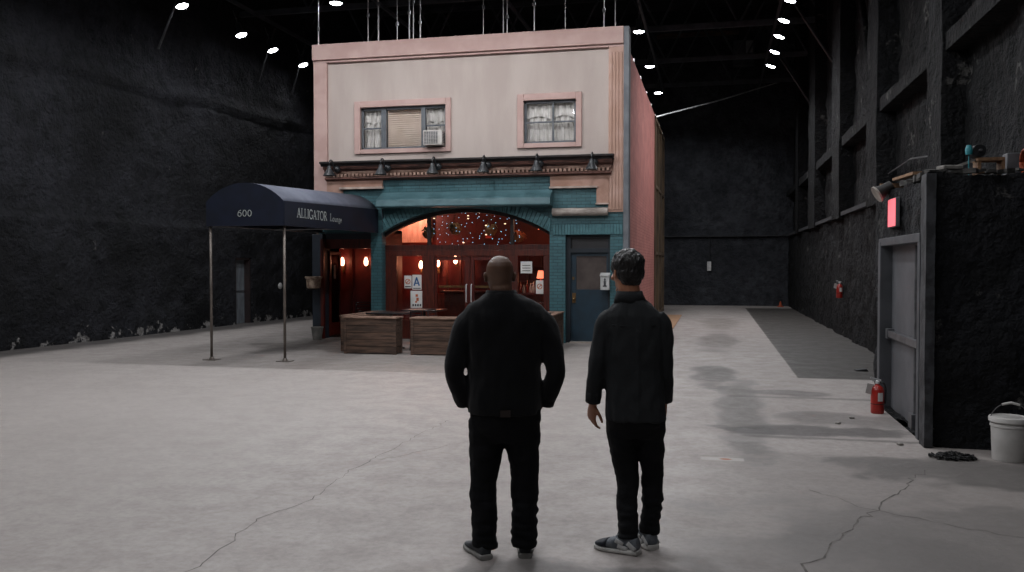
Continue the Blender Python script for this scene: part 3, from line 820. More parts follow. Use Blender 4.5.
for i, x in enumerate([-7.36, -6.13, -4.96, -3.76, -2.55]):
    c = copy_tree(gl); c.location.x = gl.location.x + (x - gx)
    c['label'] = 'black gooseneck lamp on the cornice, %s' % ['below the window with the blind', 'below the air conditioner', 'third from the door end, between the windows', 'below the curtained double window', 'end one above the navy door'][i]

# ------------------------------------------------------------------ air conditioner
ac = thing('air_conditioner', 'white window air conditioner jutting from the window with the blind', 'air conditioner', (-6.3, 19.2, 4.5))
MB().box(-6.5, -6.05, 19.06, 19.4, 4.5, 4.84).build('casing', M['acwhite'], ac, bevel=.012)
MB().box(-6.48, -6.14, 19.052, 19.065, 4.53, 4.81).build('grille', M['acgrille'], ac)
s_ = MB()
for i in range(9): s_.box(-6.48, -6.14, 19.042, 19.055, 4.545 + i*.031, 4.552 + i*.031)
for i in range(7): s_.box(-6.475 + i*.055, -6.469 + i*.055, 19.042, 19.055, 4.53, 4.81)
s_.build('grille_bars', M['acwhite'], ac)
s_ = MB()
for i in range(7): s_.box(-6.052, -6.042, 19.1, 19.28, 4.56 + i*.035, 4.575 + i*.035)
s_.build('side_louvre', M['acgrille'], ac)

# ------------------------------------------------------------------ lettering
def arc(cx, cy, rx, ry, a0, a1, n=18):
    return [(cx + rx*math.cos(math.radians(a0 + (a1-a0)*i/n)), cy + ry*math.sin(math.radians(a0 + (a1-a0)*i/n))) for i in range(n+1)]
G = {
 'A': (.84, [([(.05,0),(.38,1)],.07), ([(.36,1),(.69,0)],.14), ([(.17,.34),(.57,.34)],.06), ([(-.06,.02),(.2,.02)],.05), ([(.53,.02),(.84,.02)],.05)]),
 'L': (.70, [([(.17,0),(.17,1)],.13), ([(.0,.97),(.36,.97)],.05), ([(0,.03),(.62,.03)],.06), ([(.6,.0),(.63,.24)],.06)]),
 'I': (.40, [([(.18,0),(.18,1)],.13), ([(.0,.97),(.36,.97)],.05), ([(0,.03),(.36,.03)],.05)]),
 'G': (.92, [(arc(.44,.5,.38,.49,45,325),.11), ([(.74,.08),(.74,.42)],.12), ([(.56,.42),(.88,.42)],.05), ([(.72,.75),(.74,.96)],.05)]),
 'T': (.78, [([(.37,0),(.37,1)],.13), ([(0,.96),(.74,.96)],.06), ([(.02,.74),(.02,.96)],.05), ([(.72,.74),(.72,.96)],.05), ([(.2,.03),(.54,.03)],.05)]),
 'O': (.94, [(arc(.45,.5,.39,.48,0,360,26),.11)]),
 'R': (.84, [([(.17,0),(.17,1)],.13), ([(0,.97),(.4,.97)],.05), ([(0,.03),(.34,.03)],.05), ([(.2,.97)] + arc(.36,.735,.22,.235,90,-90,12) + [(.2,.5)],.09), ([(.36,.5),(.72,.03)],.13), ([(.66,.03),(.84,.03)],.05)]),
 'o': (.56, [(arc(.26,.24,.21,.23,0,360,20),.08)]),
 'u': (.58, [([(.1,.46),(.1,.18)] + arc(.26,.17,.16,.15,180,360,8),.08), ([(.43,.46),(.43,0)],.09), ([(.0,.45),(.1,.45)],.04), ([(.43,.02),(.54,.02)],.04)]),
 'n': (.58, [([(.11,0),(.11,.46)],.09), (arc(.27,.28,.16,.17,180,0,8) + [(.43,0)],.08), ([(0,.02),(.22,.02)],.04), ([(.34,.02),(.54,.02)],.04)]),
 'g': (.52, [(arc(.23,.29,.17,.17,0,360,16),.07), (arc(.24,-.11,.2,.12,0,360,16),.05), ([(.12,.13),(.1,.02)],.05), ([(.36,.42),(.48,.46)],.05)]),
 'e': (.50, [([(.06,.26),(.42,.26)] + arc(.24,.24,.19,.22,5,310),.07)]),
 '6': (.60, [(arc(.28,.32,.22,.31,0,360,20),.09), ([(.06,.34),(.09,.62),(.22,.85),(.46,1.0)],.07)]),
 '0': (.60, [(arc(.28,.5,.22,.48,0,360,22),.09)]),
 '^': (.8, [([(.05,0),(.36,1)],.17), ([(.34,1),(.66,0)],.17), ([(.16,.3),(.54,.3)],.14)]),
 ' ': (.3, []),
}
def write(mb, text, mp, h, thick, squeeze=1.0, track=0):
    u = 0
    for ch in text:
        adv, strokes = G[ch]
        for pts, w in strokes:
            P = [Vector((p[0]*squeeze, p[1])) for p in pts]; L_, R2 = [], []
            for i, p in enumerate(P):
                d = (P[min(i+1, len(P)-1)] - P[max(i-1, 0)]).normalized(); nrm = Vector((-d.y, d.x)) * w / 2
                L_.append(p + nrm); R2.append(p - nrm)
            vs = []; n = len(P)
            for depth in (0, thick):
                vs += [mp(u + q.x*h, q.y*h, depth) for q in L_] + [mp(u + q.x*h, q.y*h, depth) for q in R2]
            fs = []
            for i in range(n - 1):
                fs.append((i, i+1, n+i+1, n+i)); o2 = 2*n
                fs.append((o2+n+i, o2+n+i+1, o2+i+1, o2+i))
                fs.append((i+1, i, o2+i, o2+i+1)); fs.append((n+i, n+i+1, o2+n+i+1, o2+n+i))
            fs.append((0, n, 2*n+n, 2*n)); fs.append((n-1, 2*n+n-1, 3*n+n-1, n+n-1))
            mb.add(vs, fs)
        u += (adv*squeeze + track) * h
    return u

# ------------------------------------------------------------------ awning
AW = thing('entrance_awning', 'navy canvas entrance awning with lettering on two thin metal poles', 'awning', (-8.3, 16.8, 0))
ax0 = -9.05
def side_x(y): return -7.5 - .15 * (y - 14.3) / 4.85
def aw_ring(y, zb, zs_, rise):
    x1 = side_x(y); r = [(ax0, y, zb)]; n = 16; c = x1 - ax0
    Rr = (c*c/4 + rise*rise) / (2*rise); h = math.asin(c/2/Rr)
    for i in range(n + 1):
        a = -h + 2*h*i/n
        r.append(((ax0 + x1)/2 + Rr*math.sin(a), y, zs_ + rise - Rr + Rr*math.cos(a)))
    r.append((x1, y, zb))
    return r
cn = MB(); rA = aw_ring(14.3, 2.46, 2.9, .34); rB = aw_ring(19.15, 2.50, 3.05, .36)
n = len(rA)
cn.add(rA + rB, [(i, i+1, n+i+1, n+i) for i in (0, n-2)])
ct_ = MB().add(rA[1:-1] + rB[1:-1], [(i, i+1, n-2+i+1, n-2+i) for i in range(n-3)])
q_ = ct_.build('canopy_top', M['canvas_top'], AW, True); q_.modifiers.new('cloth', 'SOLIDIFY').thickness = .012; q_['label'] = 'paler grey blue canvas roof of the awning'
cn.add(rA, [tuple(range(n))])
# slightly scalloped lower hem all round
o = cn.build('canopy', M['navy'], AW); o.modifiers.new('cloth', 'SOLIDIFY').thickness = .012
fr = MB()
for a, b in (((ax0+.03, 14.33, 2.48), (-7.54, 14.33, 2.48)), ((ax0+.03, 14.33, 2.48), (ax0+.03, 19.17, 2.52)), ((-7.54, 14.33, 2.48), (-7.68, 19.17, 2.52)), ((ax0+.03, 16.8, 2.5), (-7.61, 16.8, 2.5))):
    fr.tube([a, b], .02, 8)
fr.build('frame', M['steel'], AW)
for px_ in (ax0 + .045, -7.56):
    y = 14.36 if px_ < -8 else 14.42
    p = MB().tube([(px_, y, 0.01), (px_, y, 2.5)], .025, 10).build('pole', M['pole'], AW, True)
    bp = MB(); bp.box(px_ - .13, px_ + .13, y - .1, y + .1, 0.0, .012); bp.lathe([(.05, .01), (.045, .03), (.03, .06)], (px_, y, 0), None, 12)
    bp.build('base_plate', M['pole'], p)
le = MB(); write(le, 'ALLIGATOR', lambda u, v, d: (side_x(14.82 + u) + .007 + d, 14.82 + u, 2.635 + v), .175, .006, 1.13, .0)
le.build('lettering', M['letter'], AW)
le = MB(); write(le, 'Lounge', lambda u, v, d: (side_x(16.34 + u) + .007 + d, 16.34 + u, 2.64 + v), .15, .006, 1.1, .06)
le.build('lettering', M['letter'], AW)
le = MB(); write(le, '600', lambda u, v, d: (-8.41 + u, 14.28 - d, 2.63 + v), .115, .006, 1.35, .06)
le.build('lettering', M['letter'], AW)

# ------------------------------------------------------------------ planters
def planter(x0, x1, y0, y1, label, h=.73):
    r = thing('planter_box', label, 'planter', ((x0+x1)/2, (y0+y1)/2, 0), 'plank planters around the terrace')
    mb = MB(); nb = 5
    ih = h - .05
    for i in range(nb):
        z0 = .02 + ih * i / nb; z1 = .02 + ih * (i + 1) / nb - .008
        j = random.uniform(0, .006)
        mb.box(x0 + .01, x1 - .01, y0 + j, y0 + .03 + j, z0, z1); mb.box(x0 + .01, x1 - .01, y1 - .03 - j, y1 - j, z0, z1)
        mb.box(x0 + j, x0 + .03 + j, y0 + .03, y1 - .03, z0, z1); mb.box(x1 - .03 - j, x1 - j, y0 + .03, y1 - .03, z0, z1)
    mb.build('planks', M['planter'], r)
    for x in (x0 - .005, x1 - .055):
        for y in (y0 - .008, y1 - .052): MB().box(x, x + .06, y, y + .06, 0, h - .03).build('corner_post', M['planter'], r)
    ca = MB(); e = .025; w = .11
    for a, b, c, d in ((x0-e, x1+e, y0-e, y0+w), (x0-e, x1+e, y1-w, y1+e), (x0-e, x0+w, y0+w, y1-w), (x1-w, x1+e, y0+w, y1-w)):
        ca.box(a, b, c, d, h - .03, h)
    ca.build('cap_rim', M['planter_cap'], r, bevel=.005)
    so = wall_grid(frange(x0 + .03, x1 - .03, .08), frange(y0 + .03, y1 - .03, .08), lambda u, v: (u, v, h - .1 + .02 * noise.noise(Vector((u*7, v*7, 1)))))
    so.build('soil', M['barfloor'], r)
    return r
planter(-7.1, -6.02, 15.98, 16.34, 'plank planter at the terrace corner nearest the awning poles')
planter(-5.72, -3.78, 16.02, 16.46, 'long plank planter behind the bald man')
planter(-7.36, -7.0, 16.42, 18.2, 'plank planter running from the corner planter to the entrance')
planter(-3.6, -3.2, 16.5, 18.85, 'plank planter running back towards the navy door')

# terrace tables and chairs
def table(x, y, label):
    r = thing('cafe_table', label, 'table', (x, y, 0), 'terrace tables')
    MB().box(x - .42, x + .42, y - .36, y + .36, .745, .775).build('table_top', M['tabletop'], r, bevel=.008)
    MB().tube([(x, y, .03), (x, y, .745)], .03, 10).build('column', M['blackmetal'], r)
    bs = MB()
    for a in range(4):
        c_, s_ = math.cos(a*PI/2 + .785), math.sin(a*PI/2 + .785)
        bs.tube([(x, y, .06), (x + .3*c_, y + .3*s_, .015)], [.025, .015], 8)
    bs.build('foot', M['blackmetal'], r)
    return r
table(-6.5, 17.0, 'black square cafe table behind the corner planter')
table(-6.2, 18.25, 'black square cafe table closer to the bar window with the letter card')
def chair(x, y, a, label):
    r = thing('cafe_chair', label, 'chair', (0,0,0), 'black terrace chairs')
    MB().box(-.2, .2, -.2, .2, .44, .465).build('seat', M['blackmetal'], r, bevel=.008)
    for sx in (-1, 1):
        MB().tube([(.19*sx, -.19, .0), (.18*sx, -.18, .44)], .012, 8).build('leg', M['blackmetal'], r)
        MB().tube([(.2*sx, .23, .0), (.18*sx, .19, .44), (.18*sx, .21, .62), (.17*sx, .24, .8)], .012, 8).build('leg', M['blackmetal'], r)
    b = MB()
    for z in (.58, .66, .74, .8): b.tube([(-.175, .2 + (z-.5)*.1, z), (0, .225 + (z-.5)*.1, z), (.175, .2 + (z-.5)*.1, z)], .011, 8)
    b.build('backrest', M['blackmetal'], r)
    MB().tube([(-.18, -.18, .2), (.18, -.18, .2)], .008, 6).build('stretcher', M['blackmetal'], r)
    r.location = (x, y,   .026 if y > 19.5 else 0); r.rotation_euler = (0, 0, a); r['label'] = label
    return r
chair(-5.75, 16.95, 2.6, 'black metal chair seen through the gap between the front planters')
chair(-5.6, 17.6, 1.4, 'black metal chair behind the long planter, turned to the tables')
chair(-4.9, 18.15, -.2, 'black metal chair by the double doors of the bar')
chair(-8.35, 19.95, .4, 'black chair standing in the red lit entrance')

# post pots
pt = thing('hanging_pot', 'painted round pot bracketed to the entrance post', 'plant pot', (-9.28, 18.9, 1.2))
MB().lathe([(.13, 1.2), (.16, 1.22), (.175, 1.42), (.2, 1.44), (.2, 1.48), (.185, 1.48), (.16, 1.42), (.0, 1.40)], (-9.13, 18.84, 0), None, 22).build('bowl', M['tanpot'], pt, 'auto')
MB().tube([(-9.17, 19.11, 1.18), (-9.14, 18.88, 1.18), (-9.25, 18.7, 1.18)], .014, 8).build('bracket', M['blackmetal'], pt)
tag(MB().lathe([(.1, 0), (.105, .01), (.14, .27), (.15, .27), (.15, .3), (.13, .3), (.12, .1), (0, .09)], (-9.05, 18.85, 0), None, 20).build('plant_pot', M['concrete_pot'], None, 'auto'), 'grey tapered pot on the floor at the foot of the entrance post', 'plant pot')

# ------------------------------------------------------------------ mailbox and paper signs
mbx = thing('mailbox', 'white wall mailbox with a dark emblem beside the navy door', 'mailbox', (-2.13, 19.2, 1.2))
MB().box(-2.22, -2.02, 19.12, 19.25, 1.2, 1.52).build('body', M['mailbox'], mbx, bevel=.012)
MB().prism([(19.1, 1.5), (19.1, 1.53), (19.25, 1.58), (19.25, 1.5)], 'x', -2.23, -2.01).build('lid', M['mailbox'], mbx, bevel=.004)
em = MB(); em.ball((-2.12, 19.12, 1.43), (.022, .006, .03), 10); em.box(-2.145, -2.095, 19.113, 19.125, 1.28, 1.4); em.box(-2.165, -2.075, 19.113, 19.125, 1.27, 1.3)
em.build('emblem', M['darkink'], mbx)
MB().box(-2.055, -2.03, 19.16, 19.25, 1.3, 1.4).build('bracket', M['blackmetal'], mbx)
mbx.location.x -= .2
def notice(x0, x1, z0, z1, y, label, marks=None, group='notices on the bar windows'):
    r = thing('paper_notice', label, 'notice', ((x0+x1)/2, y, z0), group)
    MB().box(x0, x1, y - .004, y, z0, z1).build('sheet', M['paper'], r)
    for fn, m in (marks or []):
        q = MB(); fn(q); q.build('print', m, r)
    return r
NY = GY - .006
def ring(mb, cx, cz, r, w, y):
    n = 20
    vs = [(cx + rr*math.cos(2*PI*i/n), yy, cz + rr*math.sin(2*PI*i/n)) for yy in (y, y - .002) for rr in (r, r - w) for i in range(n)]
    fs = []
    for i in range(n):
        j = (i+1) % n
        fs += [(2*n+i, 2*n+j, 3*n+j, 3*n+i), (i, n+i, n+j, j), (i, j, 2*n+j, 2*n+i), (n+j, n+i, 3*n+i, 3*n+j)]
    mb.add(vs, fs)
def m_slash(q, cx, cz, r, y):
    ring(q, cx, cz, r, r*.28, y); q.obox((cx, y - .001, cz), (r*.3, .002, r*1.5), Matrix.Rotation(.8, 3, 'Y'))
notice(-7.12, -6.94, 1.2, 1.5, NY, 'small white notice with an orange round mark, beside the letter card', [(lambda q: m_slash(q, -7.03, 1.36, .065, NY - .005), M['orangeink']), (lambda q: q.box(-7.1, -6.96, NY - .006, NY - .004, 1.225, 1.25), M['darkink'])])
notice(-6.92, -6.69, 1.17, 1.52, NY, 'white grade card with a blue capital letter on the bar window', [(lambda q: write(q, '^', lambda u, v, d: (-6.885 + u, NY - .005 - d, 1.26 + v), .2, .002, 1.05), M['blueink']), (lambda q: q.box(-6.9, -6.71, NY - .006, NY - .004, 1.19, 1.21), M['darkink'])])
def poster(q):
    q.box(-6.84, -6.78, NY - .006, NY - .004, 1.0, 1.06); q.box(-6.82, -6.76, NY - .006, NY - .004, .9, .98); q.box(-6.85, -6.8, NY - .006, NY - .004, .86, .9)
notice(-6.965, -6.675, .74, 1.14, NY, 'larger white poster below the letter card', [(poster, M['orangeink']), (lambda q: [q.box(-6.92 + i*.06, -6.88 + i*.06, NY - .006, NY - .004, .775, .83) for i in range(4)], M['darkink'])])
notice(-4.3, -4.03, 1.56, 1.83, NY, 'white sheet taped high on the narrow window near the door', [(lambda q: [q.box(-4.26, -4.07, NY - .006, NY - .004, 1.61 + i*.06, 1.63 + i*.06) for i in range(3)], M['concrete_pot'])])
notice(-3.94, -3.77, 1.09, 1.4, NY, 'white notice with a red ring low on the narrow window near the door', [(lambda q: m_slash(q, -3.855, 1.26, .065, NY - .005), M['orangeink'])])

# ------------------------------------------------------------------ lights and things inside the bar
def point(x, y, z, p, c=(1, .36, .19), r=.06):
    l = bpy.data.lights.new('bar_point_light', 'POINT'); l.energy = p * .8; l.color = c; l.shadow_soft_size = r
    o = bpy.data.objects.new('bar_point_light', l); COL.objects.link(o); o.location = (x, y, z)
def sconce(x, y, z, label, s=1, p=12):
    r = thing('wall_sconce', label, 'wall lamp', (x, y, z), 'warm sconces in the bar')
    MB().box(x - .03, x + .03, y + .06, y + .09, z - .22*s, z + .02).build('back_plate', M['brass'], r)
    MB().tube([(x, y + .07, z - .15*s), (x, y, z - .17*s), (x, y, z - .09*s)], .01, 8).build('arm', M['brass'], r)
    MB().lathe([(.02, -.1), (.05, -.06), (.055, .02), (.03, .1), (.0, .12)], (x, y, z), None, 14).build('shade', M['warm'], r, True)
    point(x, y - .12, z, p)
    return r
sconce(-9.14, 20.49, 1.83, 'glowing sconce in the entrance under the awning', 1.2, 5)
sconce(-7.5, 21.8, 1.75, 'glowing sconce seen through the window with the letter card', 1, 14)
sconce(-7.03, 21.8, 1.8, 'brightest glowing sconce seen through the first glass door', 1.2, 14)
sconce(-6.55, 21.8, 1.88, 'small glowing sconce seen beside the brightest one through the glass door', .8, 8)
sconce(-8.5, 20.49, 1.83, 'dim sconce standing in for a reflection at the entrance beside the teal pier', .6, 2)  # extra glowing sconce added to imitate a dim reflection
point(-7.7, 21.45, 3.15, 75, (1, .52, .38))
point(-5.4, 19.85, 2.95, 5, (1, .7, .5))  # added fill light on the hanging plants, without a fixture
point(-4.2, 19.8, 2.75, 5, (1, .55, .36))  # second added light brightening the plants, no lamp of its own
point(-4.3, 20.9, 2.6, 7, (1, .35, .15))
point(-5.4, 20.6, 3.3, 6, (1, .3, .15))
tl = thing('table_lamp', 'small lit table lamp on the window shelf', 'table lamp', (-3.9, 19.85, 1.1))
MB().lathe([(.06, 1.103), (.06, 1.12), (.02, 1.15), (.03, 1.25), (.015, 1.36), (.012, 1.46)], (-3.9, 19.85, 0), None, 14).build('base', M['brass'], tl, True)
MB().lathe([(.1, 1.44), (.06, 1.62), (.055, 1.62), (.095, 1.44)], (-3.9, 19.85, 0), None, 18).build('lamp_shade', M['warmshade'], tl, 'auto')
point(-3.95, 19.95, 1.42, 5)
pl_ = thing('pendant_lamp', 'red glowing pendant inside the arched window near the door', 'pendant lamp', (-3.85, 19.95, 2.6))
MB().lathe([(.03, 2.72), (.09, 2.66), (.14, 2.58), (.13, 2.58), (.08, 2.64), (0, 2.68)], (-3.85, 19.95, 0), None, 18).build('shade', M['warmshade'], pl_, 'auto')
MB().tube([(-3.85, 19.95, 2.72), (-3.85, 19.95, 3.59)], .006, 6).build('cord', M['blackmetal'], pl_)
for i, (x, h, m) in enumerate([(-4.36, .26, 'bottle_red'), (-4.28, .2, 'bottle_clear'), (-4.2, .3, 'bottle_red'), (-4.12, .24, 'bottle_clear'), (-4.05, .28, 'bottle_clear'), (-3.98, .22, 'bottle_red')]):
    r = thing('bottle', ['tall red bottle at the far end of the window shelf', 'short pale bottle second on the window shelf', 'tallest red bottle on the window shelf', 'pale bottle fourth on the window shelf', 'taller pale bottle fifth on the window shelf', 'short red bottle nearest the table lamp'][i], 'bottle', (x, 19.75, 1.103), 'bottles on the window shelf')
    MB().lathe([(.0, 0), (.033, 0), (.035, .02), (.035, h*.55), (.012, h*.72), (.012, h*.93), (0, h*.93)], (x, 19.75, 1.103), None, 14).build('body', M[m], r, True)
    MB().lathe([(.0, 0), (.014, 0), (.014, h*.07), (0, h*.07)], (x, 19.75, 1.103 + h*.93), None, 10).build('cap', M['brass'], r)
def hang_basket(x, y, z, label, pot, leaf, n=60, R=.2):
    r = thing('hanging_basket', label, 'hanging plant', (x, y, z), 'hanging plants behind the arched glass')
    MB().lathe([(.02, -.14), (.09, -.12), (.15, -.02), (.16, .02), (.14, .02), (0, -.0)], (x, y, z), None, 16).build('basket', M[pot], r, 'auto')
    h = MB()
    for k_ in range(3):
        a = k_ * 2.1; h.tube([(x + .15*math.cos(a), y + .15*math.sin(a), z + .02), (x, y, z + .4)], .004, 5)
    h.tube([(x, y, z + .4), (x, y, 3.59)], .004, 5)
    h.build('hanger', M['blackmetal'], r)
    l = MB(); rnd = random.Random(x)
    for k_ in range(n):
        a = rnd.uniform(0, 2*PI); rr = R * rnd.uniform(.4, 1.1); up = rnd.uniform(.02, .16)
        p0 = Vector((x, y, z + .02)); p1 = Vector((x + rr*.6*math.cos(a), y + rr*.6*math.sin(a), z + up)); p2 = Vector((x + rr*math.cos(a), y + rr*math.sin(a), z + up - rnd.uniform(.0, .16)))
        l.tube([p0, p1, p2], [.006, .016, .003], 5)
    l.build('foliage', M[leaf], r)
hang_basket(-6.1, 20.3, 2.62, 'pale fern hanging in the middle of the arched window', 'basket', 'drygreen')
hang_basket(-6.75, 20.2, 2.52, 'dark green fern hanging beside the window post', 'basket', 'green')
hang_basket(-4.5, 20.1, 2.42, 'wicker basket of orange flowers hanging near the navy door side', 'basket', 'orange_leaf')
hang_basket(-5.2, 20.25, 2.58, 'small brown trailing plant between the pale fern and orange basket', 'basket', 'drygreen', 45, .16)
sl = thing('string_lights', 'strings of tiny blue and white fairy lights behind the arched glass', 'fairy lights', (-5.4, 19.75, 2.2))
wr = MB(); rnd = random.Random(3); bulbs = []
for k_ in range(11):
    x = -6.42 + k_ * .2; top = arch_z(x) - .06; nb = 9
    pts = [(x + .05*math.sin(j*1.7 + k_), 19.74 + .03*math.sin(j + k_), top - (top - 2.25)*j/(nb-1)) for j in range(nb)]
    wr.tube(pts, .002, 4)
    for j, p in enumerate(pts):
        if rnd.random() < .95: bulbs.append((p[0] + rnd.uniform(-.09, .09), p[1] + rnd.uniform(-.05, .05), p[2] + rnd.uniform(-.07, .05)))
wr.build('wire', M['blackmetal'], sl)
bA = MB().ball((0,0,0), .0095, 8).mesh('bulb'); bB = MB().ball((0,0,0), (.026, .012, .012), 8).mesh('bulb')
for i, p in enumerate(bulbs):
    big = rnd.random() < .16
    o = bpy.data.objects.new('bulb', bB if big else bA); COL.objects.link(o)
    if not (bB if big else bA).materials: (bB if big else bA).materials.append(M['fairy_w'] if big else M['fairy_b'])
    o.location = p; adopt(o, sl)
ns = thing('lit_sign', 'small red lit sign inside the arched window', 'lit sign', (-5.4, 21.0, 2.45))
MB().box(-5.53, -5.38, 21.0, 21.04, 2.42, 2.56).build('panel', M['redneon'], ns)
MB().tube([(-5.46, 21.02, 2.56), (-5.46, 21.02, 3.59)], .006, 6).build('cord', M['blackmetal'], ns)

# ------------------------------------------------------------------ annex block with the exit door
AX0, AY0, AY1, AH = 2.02, 9.0, 11.85, 2.6
def annex():
    bm = bmesh.new()
    me = rough_box(AX0, 3.45, AY0, AY1, 0, AH, .085, .06, 3)
    bm.from_mesh(me)
    # door opening cut as a recess on the side face
    for v in bm.verts:
        if v.co.x < AX0 + .07 and 9.3 < v.co.y < 11.6 and v.co.z < 2.06:
            v.co.x = AX0 + .0
    kill = [f for f in bm.faces if all(v.co.x < AX0 + .07 for v in f.verts) and 9.42 < f.calc_center_median().y < 11.42 and f.calc_center_median().z < 2.0]
    bmesh.ops.delete(bm, geom=kill, context='FACES')
    bm.to_mesh(me); bm.free()
    return me
struct(link('wall_annex', annex(), M['annex'], None, 'auto'))
d2 = struct(MB().box(AX0 + .11, AX0 + .16, 9.45, 11.38, 0, 1.99).build('door_2', M['doorgrey'], bevel=.004))
j = MB()
j.box(AX0 - .02, AX0 + .3, 9.34, 9.45, 0, 2.03); j.box(AX0 - .03, AX0 + .3, 11.38, 11.52, 0, 2.03); j.box(AX0 - .025, AX0 + .3, 9.34, 11.52, 1.98, 2.07)
j.build('door_frame', M['doorgrey2'], d2, bevel=.006)
pb = MB(); pb.box(AX0 + .04, AX0 + .1, 9.55, 11.34, .88, .96); pb.box(AX0 + .03, AX0 + .115, 9.55, 9.67, .84, 1.0); pb.box(AX0 + .03, AX0 + .115, 11.22, 11.34, .86, .98)
pb.build('push_bar', M['steel'], d2, bevel=.006)
MB().tube([(AX0 + .09, 10.0, .02), (AX0 + .09, 10.0, 1.96)], .018, 8).build('vertical_rod', M['steel'], d2)
MB().box(AX0 + .04, AX0 + .12, 9.92, 10.08, .0, .16).build('floor_bolt', M['steel'], d2, bevel=.005)
dust = MB()
rnd = random.Random(21)
for i in range(26):
    y = AY0 + .1 + i * .105
    if 10.55 < y < 11.15: continue
    dust.obox((AX0 + .05 + rnd.uniform(-.03, .05), y, AH + .035 + rnd.uniform(0, .02)), (rnd.uniform(.06, .14), rnd.uniform(.05, .13), rnd.uniform(.03, .07)), Matrix.Rotation(rnd.uniform(-.5, .5), 3, 'Z') @ Matrix.Rotation(rnd.uniform(-.3, .3), 3, 'X'))
for i in range(13):
    x = AX0 + .1 + i * .085; dust.obox((x, AY0 + .05 + rnd.uniform(-.02, .05), AH + .03 + rnd.uniform(0, .015)), (rnd.uniform(.05, .12), rnd.uniform(.05, .12), rnd.uniform(.02, .05)), Matrix.Rotation(rnd.uniform(-.5, .5), 3, 'Z') @ Matrix.Rotation(rnd.uniform(-.3, .3), 3, 'Y'))
dust = dust.build('rubble', M['dustgrey']); dust['kind'] = 'stuff'; tag(dust, 'pale dusty rubble along the roof edge of the black annex', 'rubble')
struct(link('trim_%d' % k, rough_box(AX0 - .05, AX0 + .035, AY0 - .05, AY0 + .16, 0, AH + .02, .1, .012, 9), M['annexpost'], None, 'auto')); k += 1
es = thing('exit_sign', 'red lit rectangular sign above the grey steel door', 'lit sign', (AX0 - .05, 10.66, 2.18))
MB().box(AX0 - .035, AX0 + .01, 10.45, 10.88, 2.18, 2.51).build('housing', M['acgrille'], es, bevel=.006)
MB().box(AX0 - .04, AX0 - .035, 10.46, 10.87, 2.19, 2.50).build('face', M['exit'], es)
hn = thing('horn_loudspeaker', 'dark horn loudspeaker with a pale rim above the red lit sign', 'loudspeaker', (AX0 - .1, 10.85, 2.6))
MB().lathe([(.03, -.11), (.06, -.1), (.07, 0), (.09, .08), (.09, .09), (.08, .08), (0, .02)], (AX0 - .09, 10.85, 2.62), (-.8, -.1, -.5), 20).build('horn', M['hornbody'], hn, 'auto')
MB().lathe([(.088, .075), (.1, .08), (.1, .1), (.086, .095)], (AX0 - .09, 10.85, 2.62), (-.8, -.1, -.5), 20).build('rim', M['horn_rim'], hn, 'auto')
MB().obox((AX0 + .01, 10.85, 2.61), (.16, .04, .04)).build('bracket', M['blackmetal'], hn)
# clutter on the annex roof
def T(name, label, cat, mb, m, **kw): return tag(mb.build(name, M[m], None, **kw), label, cat)
tf = MB().obox((AX0 + .1, 10.6, AH + .15), (.09, 1.1, .03), Matrix.Rotation(.03, 3, 'X')); tf.obox((AX0 + .06, 11.2, AH + .1), (.26, .05, .05))
T('timber_offcut', 'tan timber strips lying on the annex roof edge above the sign', 'timber', tf, 'woodpale')
T('foam_scrap', 'pale plaster slab at the corner of the annex roof', 'scrap', MB().obox((2.25, 9.28, AH + .1), (.2, .14, .04), Matrix.Rotation(.3, 3, 'Z')), 'debris', bevel=.01)
T('timber_batten', 'pale batten leaning across the roof clutter', 'timber', MB().obox((2.36, 9.28, AH + .13), (.24, .035, .025), Matrix.Rotation(-.35, 3, 'Y')), 'debris')
bx = MB(); bx.obox((2.6, 9.3, AH + .17), (.24, .18, .03)); bx.obox((2.5, 9.3, AH + .1), (.03, .16, .14)); bx.obox((2.71, 9.3, AH + .1), (.03, .16, .14)); bx.obox((2.6, 9.3, AH + .05), (.24, .18, .02))
T('wooden_crate', 'small raw wood crate open at the front on the annex roof', 'crate', bx, 'woodpale')
mo = thing('electric_motor', 'round black motor on top of the wooden crate', 'motor', (2.52, 9.3, AH + .18))
MB().lathe([(0, 0), (.06, 0), (.066, .02), (.066, .14), (.05, .16), (0, .16)], (2.5, 9.22, AH + .255), (0, 1, 0), 18).build('body', M['blackmetal'], mo, 'auto')
MB().lathe([(0, 0), (.012, 0), (.012, .06), (0, .06)], (2.5, 9.17, AH + .255), (0, 1, 0), 10).build('shaft', M['steel'], mo, 'auto')
tp = MB().lathe([(0, 0), (.03, 0), (.035, .05), (.02, .09), (0, .09)], (2.41, 9.24, AH + .22), None, 12); tp.tube([(2.41, 9.24, AH + .02), (2.41, 9.24, AH + .23)], .006, 6)
T('plastic_beaker', 'teal plastic beaker on a thin stem beside the motor', 'beaker', tp, 'tealplastic', smooth='auto')
T('speaker_box', 'dark grey box behind the orange cord coil', 'box', MB().box(2.78, 2.9, 9.35, 9.5, AH, AH + .24), 'acgrille', bevel=.01)
cc = MB()
for i in range(4):
    cc.tube([(2.88 + .014*i, 9.2 + .1*math.cos(a_*PI/8), AH + .14 + .11*math.sin(a_*PI/8)) for a_ in range(17)], .01, 6)
T('cord_coil', 'orange electric cord coiled on the annex roof', 'cord', cc, 'orangecord', smooth=True)
T('plaster_chunk', 'long pale plaster chunk behind the coil on the annex roof', 'scrap', MB().obox((3.08, 9.3, AH + .1), (.3, .2, .13), Matrix.Rotation(.05, 3, 'Y')), 'debris', bevel=.03)

